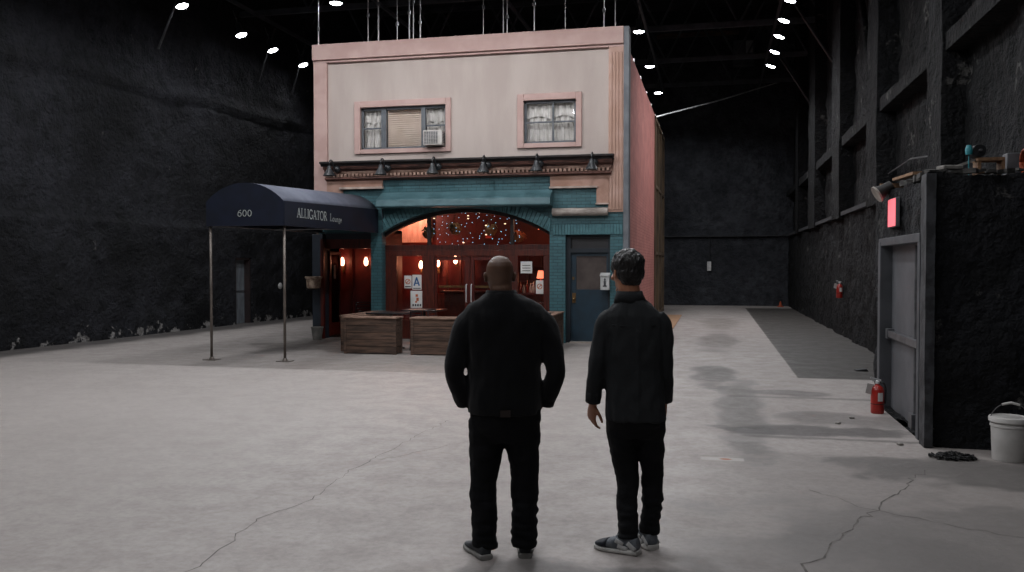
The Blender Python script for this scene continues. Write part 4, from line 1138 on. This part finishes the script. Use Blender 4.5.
# ------------------------------------------------------------------ fire extinguishers, pail, chain, cone, bits
def extinguisher(x, y, z, label, s=1):
    r = thing('fire_extinguisher', label, 'fire extinguisher', (x, y, z))
    MB().lathe([(0, 0), (.068, 0), (.075, .012), (.075, .27), (.06, .31), (.025, .335), (.022, .35), (0, .35)], (x, y, z), None, 24).build('cylinder', M['extred'], r, 'auto')
    MB().lathe([(.0765, .11), (.0765, .118), (.0745, .118), (.0745, .11)], (x, y, z), None, 24).build('band', M['blackmetal'], r)
    v = MB(); v.lathe([(.025, .35), (.025, .375), (.015, .39), (0, .39)], (x, y, z), None, 12); v.obox((x - .02, y, z + .405), (.12, .02, .014), Matrix.Rotation(.25, 3, 'Y')); v.obox((x - .02, y, z + .385), (.1, .018, .012))
    v.build('valve', M['chrome'], r)
    MB().tube([(x + .02, y, z + .37), (x + .07, y, z + .36), (x + .09, y - .01, z + .3), (x + .088, y - .01, z + .16), (x + .085, y - .01, z + .12)], .012, 8).build('hose', M['blackmetal'], r, True)
    lb = MB(); nn_ = 8
    vs = [(x + .0762*math.sin(a_), y - .0762*math.cos(a_), z + zz) for zz in (.15, .25) for a_ in [-.1 + .12*i for i in range(nn_)]]
    lb.add(vs, [(i, i+1, nn_+i+1, nn_+i) for i in range(nn_-1)]); lb.build('label_panel', M['paper'], r)
    MB().obox((x - .09, y - .03, z + .29), (.1, .004, .12), Matrix.Rotation(.5, 3, 'Z') @ Matrix.Rotation(.25, 3, 'Y')).build('tag', M['paper'], r)
    return r
extinguisher(1.9, 10.95, 0, 'red fire extinguisher on the floor by the grey steel door')
extinguisher(3.0, 22.4, .95, 'small red extinguisher hung low on the far dark wall')
pa = thing('plastic_pail', 'white plastic pail with lid and wire handle beside the annex', 'bucket', (2.6, 8.58, 0))
px0, py0 = 2.6, 8.58
MB().lathe([(0, 0), (.132, 0), (.138, .01), (.15, .3), (.158, .305), (.158, .325), (.151, .33), (.151, .345), (.16, .35), (.16, .365), (0, .365)], (px0, py0, 0), None, 36).build('body', M['bucket'], pa, 'auto')
MB().lathe([(0, .385), (.13, .385), (.14, .395), (.165, .39), (.17, .38), (.17, .35), (.163, .345), (.163, .36), (0, .366)], (px0, py0, 0), None, 36).build('lid', M['bucket'], pa, 'auto')
hp = [(px0 + .165*math.cos(PI*i/14), py0 - .03*math.sin(PI*i/14), .34 + .18*math.sin(PI*i/14)) for i in range(15)]
hd = MB().tube(hp, .004, 6).build('handle', M['wire'], pa)
MB().tube([hp[5], hp[7], hp[9]], .011, 10).build('grip', M['bucket'], hd)
ch = MB(); rnd = random.Random(5)
for i in range(150):
    a = rnd.uniform(0, 2*PI); rr = math.sqrt(rnd.random())
    cx, cy = 2.12 + .19*rr*math.cos(a), 8.52 + .10*rr*math.sin(a); cz = .014 + rnd.random() * .055 * (1 - rr*.8)
    Rm = Matrix.Rotation(rnd.uniform(0, 6), 3, 'Z') @ Matrix.Rotation(rnd.uniform(-.7, .7), 3, 'X') @ Matrix.Rotation(rnd.uniform(-.5, .5), 3, 'Y')
    pts = [Vector((cx, cy, cz)) + Rm @ Vector((.022*math.cos(2*PI*t_/8), .013*math.sin(2*PI*t_/8), 0)) for t_ in range(9)]
    pts = [Vector((p.x, p.y, max(p.z, .005))) for p in pts]
    ch.tube(pts, .0048, 5)
tag(ch.build('chain', M['chain'], None, True), 'heap of dark metal chain on the floor beside the pail', 'chain')
co = thing('traffic_cone', 'tiny orange cone at the foot of the far back corner', 'traffic cone', (2.75, 37.9, 0))
MB().lathe([(.08, .03), (.07, .05), (.025, .22), (.018, .24), (0, .24)], (2.75, 37.9, 0), None, 18).build('body', M['orangecord'], co, 'auto')
MB().box(2.63, 2.87, 37.78, 38.02, 0, .035).build('base', M['orangecord'], co)
T('rubber_wedge', 'small dark wedge lying on the asphalt lane near the annex', 'wedge', MB().prism([(2.3, .0), (2.5, .0), (2.47, .04), (2.31, .015)], 'y', 15.2, 15.38), 'blackmetal')
T('plywood_sheet', 'tan plywood sheet lying on the floor behind the pink side wall', 'plywood', MB().obox((-1.3, 27.5, .012), (.5, 6.5, .02)), 'plywoodpale')
for i, (x, y, l) in enumerate([(1.55, 10.5, 'pale crumb of plaster on the floor before the extinguisher'), (1.35, 10.1, 'pale flat plaster chip nearest the damp patch'), (1.78, 9.05, 'pale plaster chip near the annex corner')]):
    T('plaster_chip', l, 'scrap', MB().obox((x, y, .012), (.06, .045, .022), Matrix.Rotation(i, 3, 'Z')), 'debris', bevel=.008)
# floor cracks and saw lines, as thin grooves
def ribbon(pts, w, z=.0015, jit=.028, seed=1):
    rnd = random.Random(seed); P = []
    for i in range(len(pts) - 1):
        a, b = Vector(pts[i]), Vector(pts[i+1]); n = max(2, int((b - a).length / .08))
        for q in range(n): P.append(a.lerp(b, q / n) + Vector((rnd.uniform(-jit, jit), rnd.uniform(-jit, jit))))
    P.append(Vector(pts[-1])); vs = []; fs = []
    for i, p in enumerate(P):
        d = (P[min(i+1, len(P)-1)] - P[max(i-1, 0)]).normalized(); nv_ = Vector((-d.y, d.x)) * w * rnd.uniform(.3, 1) / 2
        vs += [(p.x + nv_.x, p.y + nv_.y, z), (p.x - nv_.x, p.y - nv_.y, z)]
    for i in range(len(P) - 1): fs.append((2*i, 2*i+1, 2*i+3, 2*i+2))
    return MB().add(vs, fs)
cr = [ribbon([(-2.89, 4.3), (-2.96, 4.86), (-3.04, 5.43), (-2.92, 5.94), (-3.01, 6.89), (-2.89, 9.38)], .009, seed=2),
      ribbon([(.45, 5.0), (.52, 5.2), (.81, 5.93), (1.2, 6.75), (1.77, 7.99)], .018, seed=3, jit=.04),
      ribbon([(.75, 7.1), (1.1, 6.6), (2.3, 5.9), (3.1, 5.6)], .01, seed=4), ribbon([(-1.8, 9.3), (-2.4, 8.2), (-2.9, 7.3)], .007, seed=6)]
for i, c in enumerate(cr):
    struct(c.build('trim_%d' % k, M['crack'])); k += 1

# ------------------------------------------------------------------ people
def remesh(mb, voxel, smooth=6, factor=.5, post=None):
    me = mb.mesh('tmp'); o = bpy.data.objects.new('tmp', me); COL.objects.link(o)
    r = o.modifiers.new('r', 'REMESH'); r.mode = 'VOXEL'; r.voxel_size = voxel; r.adaptivity = 0
    s = o.modifiers.new('s', 'SMOOTH'); s.iterations = smooth; s.factor = factor
    dg = bpy.context.evaluated_depsgraph_get(); dg.update()
    nm = bpy.data.meshes.new_from_object(o.evaluated_get(dg))
    bpy.data.objects.remove(o); bpy.data.meshes.remove(me)
    if post:
        ns_ = [v.normal.copy() for v in nm.vertices]
        for v, n_ in zip(nm.vertices, ns_): v.co += n_ * post(v.co)
    return nm
def ering(cx, cy, z, rx, ry, n=28, p=2.3, tilt=0):
    out = []
    for k_ in range(n):
        a = 2*PI*k_/n; c_, s_ = math.cos(a), math.sin(a)
        x = rx * abs(c_)**(2/p) * (1 if c_ >= 0 else -1); y = ry * abs(s_)**(2/p) * (1 if s_ >= 0 else -1)
        out.append((cx + x, cy + y, z + tilt * y))
    return out
def torso(mb, rows, p=2.4):
    mb.loft([ering(cx, cy, z, rx, ry, p=p) for z, cx, cy, rx, ry in rows])
def limb(mb, pts, rad, n=16):
    # Catmull-Rom resampling for a smooth limb
    P = [Vector(p) for p in pts]; out = []; ro = []
    for i in range(len(P) - 1):
        p0, p1, p2, p3 = P[max(i-1, 0)], P[i], P[i+1], P[min(i+2, len(P)-1)]
        for q in range(5):
            t = q / 5
            out.append(.5*((2*p1) + (p2-p0)*t + (2*p0-5*p1+4*p2-p3)*t*t + (3*p1-p0-3*p2+p3)*t**3))
            ro.append(rad[i]*(1-t) + rad[i+1]*t)
    out.append(P[-1]); ro.append(rad[-1])
    mb.tube(out, ro, n)
def hand(mb, wrist, down, out_dir, curl=.5, side=1, s=1.0):
    # down: direction of the fingers; out_dir: back-of-hand normal; thumb leaves the side of the palm
    d = Vector(down).normalized(); nrm = Vector(out_dir); nrm = (nrm - d*nrm.dot(d)).normalized(); w = d.cross(nrm) * side
    W = Vector(wrist)
    Rm = Matrix((w, nrm, d)).transposed()
    rings = []
    for t, hw, hn_ in ((-.02, .027, .02), (.0, .028, .019), (.03, .037, .017), (.06, .043, .016), (.09, .042, .0135), (.1, .036, .011)):
        rings.append([W + d*t*s + w*hw*s*math.cos(2*PI*k_/14) + nrm*hn_*s*math.sin(2*PI*k_/14) for k_ in range(14)])
    mb.loft(rings)
    for i, (off, L) in enumerate(((.031, .072), (.0105, .082), (-.0105, .077), (-.031, .06))):
        p = W + d*.088*s + w*off*s; a = .15 + .05*i; pts = [p - d*.02*s, p]
        spread = off * 1.3
        for seg, fr_ in enumerate((.45, .32, .26)):
            a += curl * (.5 + .35*seg)
            p = p + (d*math.cos(a) - nrm*math.sin(a) + w*spread*(1 if seg == 0 else .3)*4) .normalized() * L * fr_ * s; pts.append(p)
        mb.tube(pts, [.0085*s, .0088*s, .0082*s, .0075*s, .0062*s], 10)
        mb.ball(p, .0062*s, 8)
    p = W + d*.025*s + w*.028*s; pts = [p - w*.012*s, p]
    for fr_, (aw, ad, an) in ((.038, (.62, .72, -.4)), (.03, (.2, .9, -.45)), (.024, (-.05, .95, -.45))):
        p = p + (w*aw + d*ad + nrm*an).normalized()*fr_*s; pts.append(p)
    mb.tube(pts, [.014*s, .0135*s, .0105*s, .0095*s, .0075*s], 10); mb.ball(p, .0075*s, 8)
def head(mb, c, H, wd, dp, yaw):
    # c: centre at eye height; built facing +y, turned by yaw
    Rz = Matrix.Rotation(yaw, 3, 'Z'); c = Vector(c)
    def T_(x, y, z): return c + Rz @ Vector((x, y, z))
    rows = [(-.5, .0, .052, .25, .22), (-.46, .045, .05, .5, .33), (-.38, .022, .012, .66, .60), (-.28, .0, 0, .78, .80), (-.15, .0, 0, .88, .92), (0, 0, 0, .96, .98), (.12, 0, -.004, 1, 1), (.24, 0, -.008, .955, .955), (.34, 0, -.01, .83, .84), (.43, 0, -.01, .6, .62), (.48, 0, -.01, .36, .38), (.5, 0, -.01, .12, .12)]
    rings = []
    for t, _, cy, fx, fy in rows:
        z = t * H
        rr = []
        for k_ in range(32):
            a = 2*PI*k_/32; x = wd/2*fx*math.cos(a); y = dp/2*fy*math.sin(a) + cy
            if y > 0 and t < .2: x *= 1 - .10 * (y / (dp/2))
            rr.append(T_(x, y, z))
        rings.append(rr)
    mb.loft(rings)
    R3 = Rz
    f = dp/2
    mb.tube([T_(0, f*.93, .01), T_(0, f*1.04, -.02), T_(0, f*1.13, -.048), T_(0, f*.95, -.058)], [.009, .012, .017, .012], 10)
    for sx in (-1, 1):
        mb.ball(T_(.012*sx, f*1.0, -.05), (.011, .012, .009), 8, R3)
        mb.ball(T_(.032*sx, f*.86, .02), (.026, .014, .008), 10, R3); mb.ball(T_(.031*sx, f*.80, -.014), (.02, .012, .006), 10, R3)      # brow
        mb.ball(T_(.043*sx, f*.70, -.035), (.022, .02, .018), 10, R3)      # cheek
        er = R3 @ Matrix.Rotation(.25*sx, 3, 'Z')
        mb.ball(T_((wd/2 + .004)*sx, -.008, -.012), (.009, .018, .031), 12, er)   # ear
        mb.ball(T_((wd/2 + .010)*sx, -.016, .004), (.008, .014, .018), 10, er)
    mb.ball(T_(0, f*.97, -.076), (.022, .009, .006), 10, R3); mb.ball(T_(0, f*.955, -.089), (.019, .009, .007), 10, R3)
    mb.ball(T_(0, f*.86, -.112), (.02, .014, .014), 10, R3)
    return T_, R3, f
def eyes(T_, f, parent):
    for sx in (-1, 1):
        e = MB().ball(T_(.03*sx, f*.81, .002), .0105, 12).build('eye', M['eye'], parent, True)
        MB().ball(T_(.03*sx, f*.81 + .0068, .002), .0052, 10).build('iris', M['iris'], e, True)
def wrinkle(amp, s, zs_=1.0, off=0):
    def fn(p):
        q = Vector((p.x*s + off, p.y*s, p.z*s*zs_))
        return amp * (noise.noise(q) + .5 * noise.noise(q * 2.3 + Vector((3, 7, 1))))
    return fn
def shoe(heel, ang, L, up, sole, lace, over=None, toe=None, parent=None, h=.085, w=.05):
    # ang: direction of the toe in the ground plane
    u = Vector((math.cos(ang), math.sin(ang), 0)); s = Vector((-u.y, u.x, 0)); Z = Vector((0,0,1)); O = Vector(heel)
    def sec(t, hw, z0, z1, p=2.6, n=20, sh=0):
        r = []
        for k_ in range(n):
            a = 2*PI*k_/n; c_, sn = math.cos(a), math.sin(a)
            x = hw*abs(c_)**(2/p)*(1 if c_ >= 0 else -1); z = (z0+z1)/2 + (z1-z0)/2*abs(sn)**(2/p)*(1 if sn >= 0 else -1)
            r.append(O + u*t*L + s*(x + sh) + Z*z)
        return r
    b = MB()
    prof = [(0, .6, .03, h*.72), (.03, .72, .022, h*1.0), (.12, .78, .02, h*1.08), (.25, .78, .02, h*1.05), (.36, .80, .02, h*1.08), (.45, .86, .02, h*1.0), (.58, .96, .02, h*.82), (.72, 1.0, .02, h*.66), (.85, .9, .02, h*.55), (.94, .66, .022, h*.45), (.99, .3, .026, h*.36)]
    b.loft([sec(t, w*k_, z0, z1) for t, k_, z0, z1 in prof])
    up_o = link('shoe', remesh(b, .005, 5), up, parent, True)
    so = MB()
    so.loft([sec(t, w*k_ + .004, .0005, z1, 4) for t, k_, z1 in [(-.02, .55, .03), (.0, .74, .034), (.12, .84, .036), (.3, .82, .03), (.45, .88, .026), (.62, 1.02, .026), (.75, 1.05, .028), (.88, .92, .03), (.97, .62, .034), (1.015, .25, .036)]])
    so.build('sole', sole, up_o, 'auto')
    if over is not None:
        for sd in (-1, 1):
            ov = MB()
            for t0, t1, za, zb in ((.02, .2, .036, .075), (.2, .42, .034, .05), (.3, .47, .06, .082)):
                pts = [O + u*L*(t0 + (t1-t0)*q/4) + s*sd*(w*(.79 + .05*q/4) + .001) + Z*(za + (zb-za)*q/4) for q in range(5)]
                ov.tube(pts, [(.015, .004)]*5, 8)
            ov.build('overlay', over, up_o, True)
    if toe is not None:
        tb = MB(); tb.loft([sec(t, w*k_ + .0025, .022, z1 + .003) for t, k_, z1 in [(.68, .99, h*.7), (.78, .96, h*.61), (.87, .87, h*.53), (.94, .66, h*.45), (.995, .3, h*.36)]])
        tb.build('toe_cap', toe, up_o, True)
    lc = MB()
    for q in range(4):
        t = .44 + .065*q; z = h*(1.02 - .1*q)
        lc.tube([O + u*t*L - s*w*.42 + Z*(z - .012), O + u*(t + .01)*L + Z*(z + .004), O + u*t*L + s*w*.42 + Z*(z - .012)], .0035, 6)
    lc.tube([O + u*.44*L + Z*(h*1.03), O + u*.40*L + s*.025 + Z*(h*1.16), O + u*.46*L + s*.04 + Z*(h*.98)], .003, 6)
    lc.build('lace', lace, up_o, True)
    return up_o

def place(o, x, y, rot):
    o.location = (x, y, 0); o.rotation_euler = (0, 0, rot)

# --- bald man in a black jacket, hands in his pockets
def person_a():
    b = MB()
    torso(b, [(.80, 0, 0, .17, .12), (.92, 0, 0, .185, .135), (1.05, 0, .01, .18, .14), (1.2, 0, .01, .185, .135), (1.35, 0, .0, .2, .125), (1.45, 0, -.01, .175, .10), (1.51, 0, -.012, .11, .08), (1.55, 0, -.01, .075, .07)])
    limb(b, [(0, -.012, 1.48), (-.018, -.008, 1.56), (-.03, .002, 1.64)], [.078, .07, .066])
    TA = head(b, (-.034, .02, 1.686), .24, .164, .202, .10)
    b.ball((-.026, -.04, 1.6), (.056, .033, .05), 12)     # nape folds
    for s in (-1, 1):
        limb(b, [(.15*s, -.01, 1.43), (.215*s, -.01, 1.38), (.272*s, -.025, 1.26), (.3*s, -.053, 1.12), (.272*s, -.018, 1.02), (.226*s, .012, .93)], [.06, .056, .048, .038, .036, .032])
        hand(b, (.222*s, .012, .92), (-.62*s, .12, -1), (s, 0, -.5), .12, -s)
        limb(b, [(.1*s, 0, .86), (.11*s, .0, .68), (.118*s, .01, .46), (.12*s, -.005, .28), (.125*s, -.01, .09)], [.095, .082, .055, .05, .036])
        limb(b, [(.125*s, -.01, .1), (.13*s, .0, .055), ((-.2 if s < 0 else .128), .11, .04)], [.036, .03, .018], 12)
    body = link('person', remesh(b, .0055, 4), M['skin_a'], None, True)
    tag(body, 'bald man in a black jacket standing with both hands in his pockets, seen from behind', 'person')
    eyes(TA[0], TA[2], body)
    j = MB()
    torso(j, [(.865, -.005, 0, .218, .165), (.93, -.005, 0, .222, .168), (1.03, -.005, .01, .222, .17), (1.13, -.008, .012, .222, .17), (1.25, -.005, .01, .236, .166), (1.36, 0, 0, .252, .155), (1.43, 0, -.006, .255, .146), (1.475, 0, -.012, .243, .13), (1.51, -.004, -.014, .22, .114), (1.54, -.01, -.014, .175, .102), (1.565, -.018, -.012, .122, .092), (1.585, -.022, -.01, .092, .086)], 2.5)
    for s in (-1, 1):
        limb(j, [(.14*s, -.006, 1.435), (.215*s, -.01, 1.39), (.272*s, -.025, 1.26), (.302*s, -.055, 1.12), (.275*s, -.02, 1.02), (.236*s, .028, .925)], [.088, .088, .074, .059, .06, .058])
    jm = remesh(j, .0085, 5, post=lambda p: wrinkle(.009, 9, .6)(p) + .004 * noise.noise(Vector((p.x*22, p.y*22, p.z*9))))
    jo = link('jacket', jm, M['jacket'], body, True)
    c = MB()
    rings = [ering(-.018, -.012, 1.55, .116, .096), ering(-.022, -.012, 1.58, .097, .088), ering(-.025, -.01, 1.6, .089, .084), ering(-.025, -.008, 1.6, .078, .074), ering(-.022, -.01, 1.57, .08, .075)]
    c.loft(rings); c.build('collar', M['jacket'], jo, True)
    for s in (-1, 1):
        q = MB(); q.tube([(.242*s, .02, .95), (.234*s, .03, .915)], [.062, .06], 18); q.build('cuff', M['jacket'], jo, True)
    sm = MB(); sm.tube([(-.2, -.115, 1.42), (-.1, -.138, 1.41), (0, -.142, 1.405), (.1, -.138, 1.41), (.2, -.115, 1.42)], .003, 6)
    sm.build('back_seam', M['jacket'], jo, True)
    t = MB()
    torso(t, [(.70, 0, .0, .17, .11), (.76, 0, 0, .195, .14), (.84, 0, 0, .212, .155), (.91, 0, 0, .212, .155), (.97, 0, .005, .2, .15)])
    limb(t, [(-.108, 0, .82), (-.115, .0, .66), (-.132, .012, .46), (-.13, -.005, .25), (-.122, -.012, .055)], [.115, .103, .083, .08, .078])
    limb(t, [(.1, 0, .82), (.106, .0, .66), (.115, .012, .46), (.116, -.005, .25), (.116, -.012, .055)], [.115, .103, .083, .08, .077])
    tm = remesh(t, .0085, 5, post=lambda p: wrinkle(.010, 9, 1.3, 3)(p) + (.010 * noise.noise(Vector((p.x*8, p.y*8, p.z*32))) if p.z < .35 else 0))
    to = link('trousers', tm, M['trouser_a'], body, True)
    MB().obox((.0, -.166, .885), (.06, .006, .04)).build('leather_patch', M['leather'], to)
    # outer foot turned out towards the awning, other foot pointing away
    shoe((-.112, -.085, 0), math.radians(114), .29, M['shoe_a'], M['sole_a'], M['lace'], parent=body)
    shoe((.118, -.06, 0), math.radians(88), .29, M['shoe_a'], M['sole_a'], M['lace'], parent=body)
    return body
pa_ = person_a(); place(pa_, -1.21, 5.06, math.radians(13.6))

# --- dark-haired man in a charcoal shirt
def person_b():
    b = MB(); yw = math.radians(28)
    torso(b, [(.82, .02, 0, .16, .11), (.95, .015, 0, .17, .12), (1.1, .01, .005, .16, .115), (1.3, .01, 0, .175, .11), (1.42, .01, -.005, .16, .095), (1.49, -.005, -.005, .1, .075), (1.54, -.01, 0, .06, .06)])
    limb(b, [(-.005, 0, 1.48), (-.014, .004, 1.57), (-.028, .012, 1.66)], [.07, .066, .066])
    TA = head(b, (-.036, .028, 1.706), .238, .162, .2, yw + .12)
    limb(b, [(-.125, -.005, 1.42), (-.17, -.01, 1.36), (-.21, -.02, 1.14), (-.235, .03, .905)], [.055, .052, .041, .03])
    hand(b, (-.237, .034, .895), (-.12, .25, -1), (-.8, -.6, 0), .36, -1, 1.08)
    limb(b, [(.145, 0, 1.42), (.18, .0, 1.36), (.2, .01, 1.15), (.2, .075, .92)], [.055, .052, .041, .03])
    hand(b, (.2, .08, .912), (.0, .3, -1), (.95, .1, 0), .45, 1, 1.0)
    limb(b, [(-.06, 0, .86), (-.055, .02, .66), (-.03, .035, .46), (-.022, .0, .28), (-.02, -.03, .1)], [.09, .075, .05, .045, .036])
    limb(b, [(.11, 0, .86), (.116, .035, .66), (.13, .07, .46), (.126, .07, .28), (.105, .072, .09)], [.085, .07, .048, .044, .034])
    limb(b, [(-.02, -.055, .1), (-.03, -.05, .055), (-.13, -.014, .04)], [.034, .028, .018], 12); limb(b, [(.105, .072, .1), (.095, .078, .055), (.025, .19, .04)], [.034, .028, .018], 12)
    body = link('person', remesh(b, .0048, 3), M['skin_b'], None, True)
    tag(body, 'dark-haired man in a charcoal shirt and pale grey sneakers, arms hanging, seen from behind', 'person')
    eyes(TA[0], TA[2], body)
    # hair
    T_ = TA[0]; R3 = TA[1]; h = MB()
    h.ball(T_(0, -.018, .046), (.1, .110, .094), 26, R3)
    h.ball(T_(0, -.045, .0), (.093, .08, .075), 22, R3)
    h.ball(T_(0, -.056, -.045), (.072, .048, .05), 18, R3)
    for sx in (-1, 1):
        h.ball(T_(.074*sx, -.008, .03), (.022, .058, .048), 14, R3)
        h.ball(T_(.078*sx, .012, .0), (.010, .012, .03), 10, R3)
    rnd = random.Random(11)
    for i in range(60):
        a = rnd.uniform(0, 2*PI); e = rnd.uniform(.0, 1.45)
        d = Vector((math.cos(a)*math.cos(e), math.sin(a)*math.cos(e), math.sin(e)))
        p0 = Vector((d.x*.088, d.y*.098 - .018, d.z*.083 + .046))
        tang = Vector((rnd.uniform(-.3, .3), .25, -.9 + e * .5)); tang = (tang - d*tang.dot(d)).normalized()
        h.tube([T_(*(p0 - tang*.022)), T_(*(p0 + d*.007)), T_(*(p0 + tang*.024 + d*.004))], [.014, .014, .006], 7)
    hm = remesh(h, .0045, 2, post=lambda p: .004 * noise.noise(Vector((p.x*55, p.y*55, p.z*24))))
    link('hair', hm, M['hair'], body, True)
    # shirt
    s = MB()
    torso(s, [(.805, .022, .0, .186, .135), (.9, .02, 0, .184, .135), (1.02, .015, .005, .176, .13), (1.15, .012, .005, .178, .128), (1.28, .01, .0, .184, .126), (1.38, .012, -.005, .188, .118), (1.44, .01, -.008, .182, .108), (1.48, .004, -.008, .155, .096), (1.51, -.002, -.006, .122, .088), (1.54, -.008, -.002, .092, .08), (1.56, -.01, 0, .08, .074)], 2.4)
    limb(s, [(-.115, -.005, 1.425), (-.155, -.01, 1.38), (-.188, -.018, 1.24), (-.207, -.022, 1.12), (-.225, .005, 1.0), (-.236, .03, .915)], [.075, .071, .06, .054, .05, .046])
    limb(s, [(.135, -.005, 1.425), (.168, -.002, 1.38), (.192, .0, 1.24), (.2, .01, 1.12), (.203, .045, 1.0), (.202, .075, .925)], [.075, .07, .06, .054, .05, .046])
    def fold(p):
        f_ = wrinkle(.009, 10, .5, 7)(p) + .005 * noise.noise(Vector((p.x*26, p.y*26, p.z*12)))
        if p.y < 0: f_ += .005 * math.exp(-((p.x - .04)/.012)**2) * (1 if .85 < p.z < 1.36 else 0)
        return f_
    so = link('shirt', remesh(s, .0075, 4, post=fold), M['shirt'], body, True)
    c = MB()
    cx, cy = -.012, .0
    c.loft([ering(cx, cy, 1.525, .1, .088), ering(cx - .003, cy, 1.565, .086, .08), ering(cx - .004, cy + .003, 1.592, .078, .075), ering(cx - .004, cy + .003, 1.59, .07, .068), ering(cx, cy, 1.55, .073, .071)])
    c.build('collar', M['shirt'], so, True)
    y_ = MB(); y_.tube([(-.12, -.1, 1.39), (-.06, -.117, 1.385), (.01, -.122, 1.382), (.08, -.117, 1.385), (.14, -.1, 1.39)], .0035, 6); y_.build('yoke_seam', M['shirt'], so, True)
    for a, b2 in (((-.23, .014, .975), (-.238, .034, .905)), ((.203, .055, .985), (.202, .08, .915))):
        q = MB(); q.tube([a, b2], [.05, .048], 18); q.build('cuff', M['shirt'], so, True)
    # trousers
    t = MB()
    torso(t, [(.70, .02, .01, .15, .1), (.78, .02, 0, .176, .122), (.86, .02, 0, .178, .125), (.95, .015, 0, .165, .12)])
    limb(t, [(-.06, .0, .82), (-.056, .02, .66), (-.03, .035, .46), (-.022, -.01, .28), (-.018, -.05, .085)], [.105, .092, .072, .066, .064])
    limb(t, [(.108, .0, .82), (.116, .035, .66), (.13, .07, .46), (.126, .07, .28), (.108, .068, .09)], [.1, .086, .066, .064, .062])
    tm = remesh(t, .0075, 4, post=lambda p: wrinkle(.009, 10, 1.4, 2)(p) + (.009 * noise.noise(Vector((p.x*8, p.y*8, p.z*36))) if p.z < .34 else 0))
    link('trousers', tm, M['trouser_b'], body, True)
    shoe((.045, -.085, 0), math.radians(158), .285, M['shoe_b'], M['sole_b'], M['lace'], M['shoe_over'], M['shoe_toe'], body, h=.104, w=.053)
    shoe((.135, .015, 0), math.radians(122), .285, M['shoe_b'], M['sole_b'], M['lace'], M['shoe_over'], M['shoe_toe'], body, h=.104, w=.053)
    return body
pb_ = person_b(); place(pb_, -.48, 5.33, math.radians(5))

# ------------------------------------------------------------------ world, camera, view
w = bpy.data.worlds.new('world'); S.world = w; w.use_nodes = True
bg = w.node_tree.nodes['Background']; bg.inputs[0].default_value = (.5, .6, .8, 1); bg.inputs[1].default_value = .0
cam = bpy.data.cameras.new('camera'); co_ = bpy.data.objects.new('camera', cam); COL.objects.link(co_)
cam.sensor_width = 36; cam.lens = 870 / 1024 * 36; cam.clip_end = 200
co_.location = (0, 0, 1.75)
co_.rotation_euler = (PI/2 - math.atan2(21, 870), 0, math.atan2(713 - 512, 870))
S.camera = co_
S.view_settings.view_transform = 'Standard'; S.view_settings.look = 'None'; S.view_settings.gamma = 1; S.view_settings.use_curve_mapping = False
S.view_settings.exposure = 0
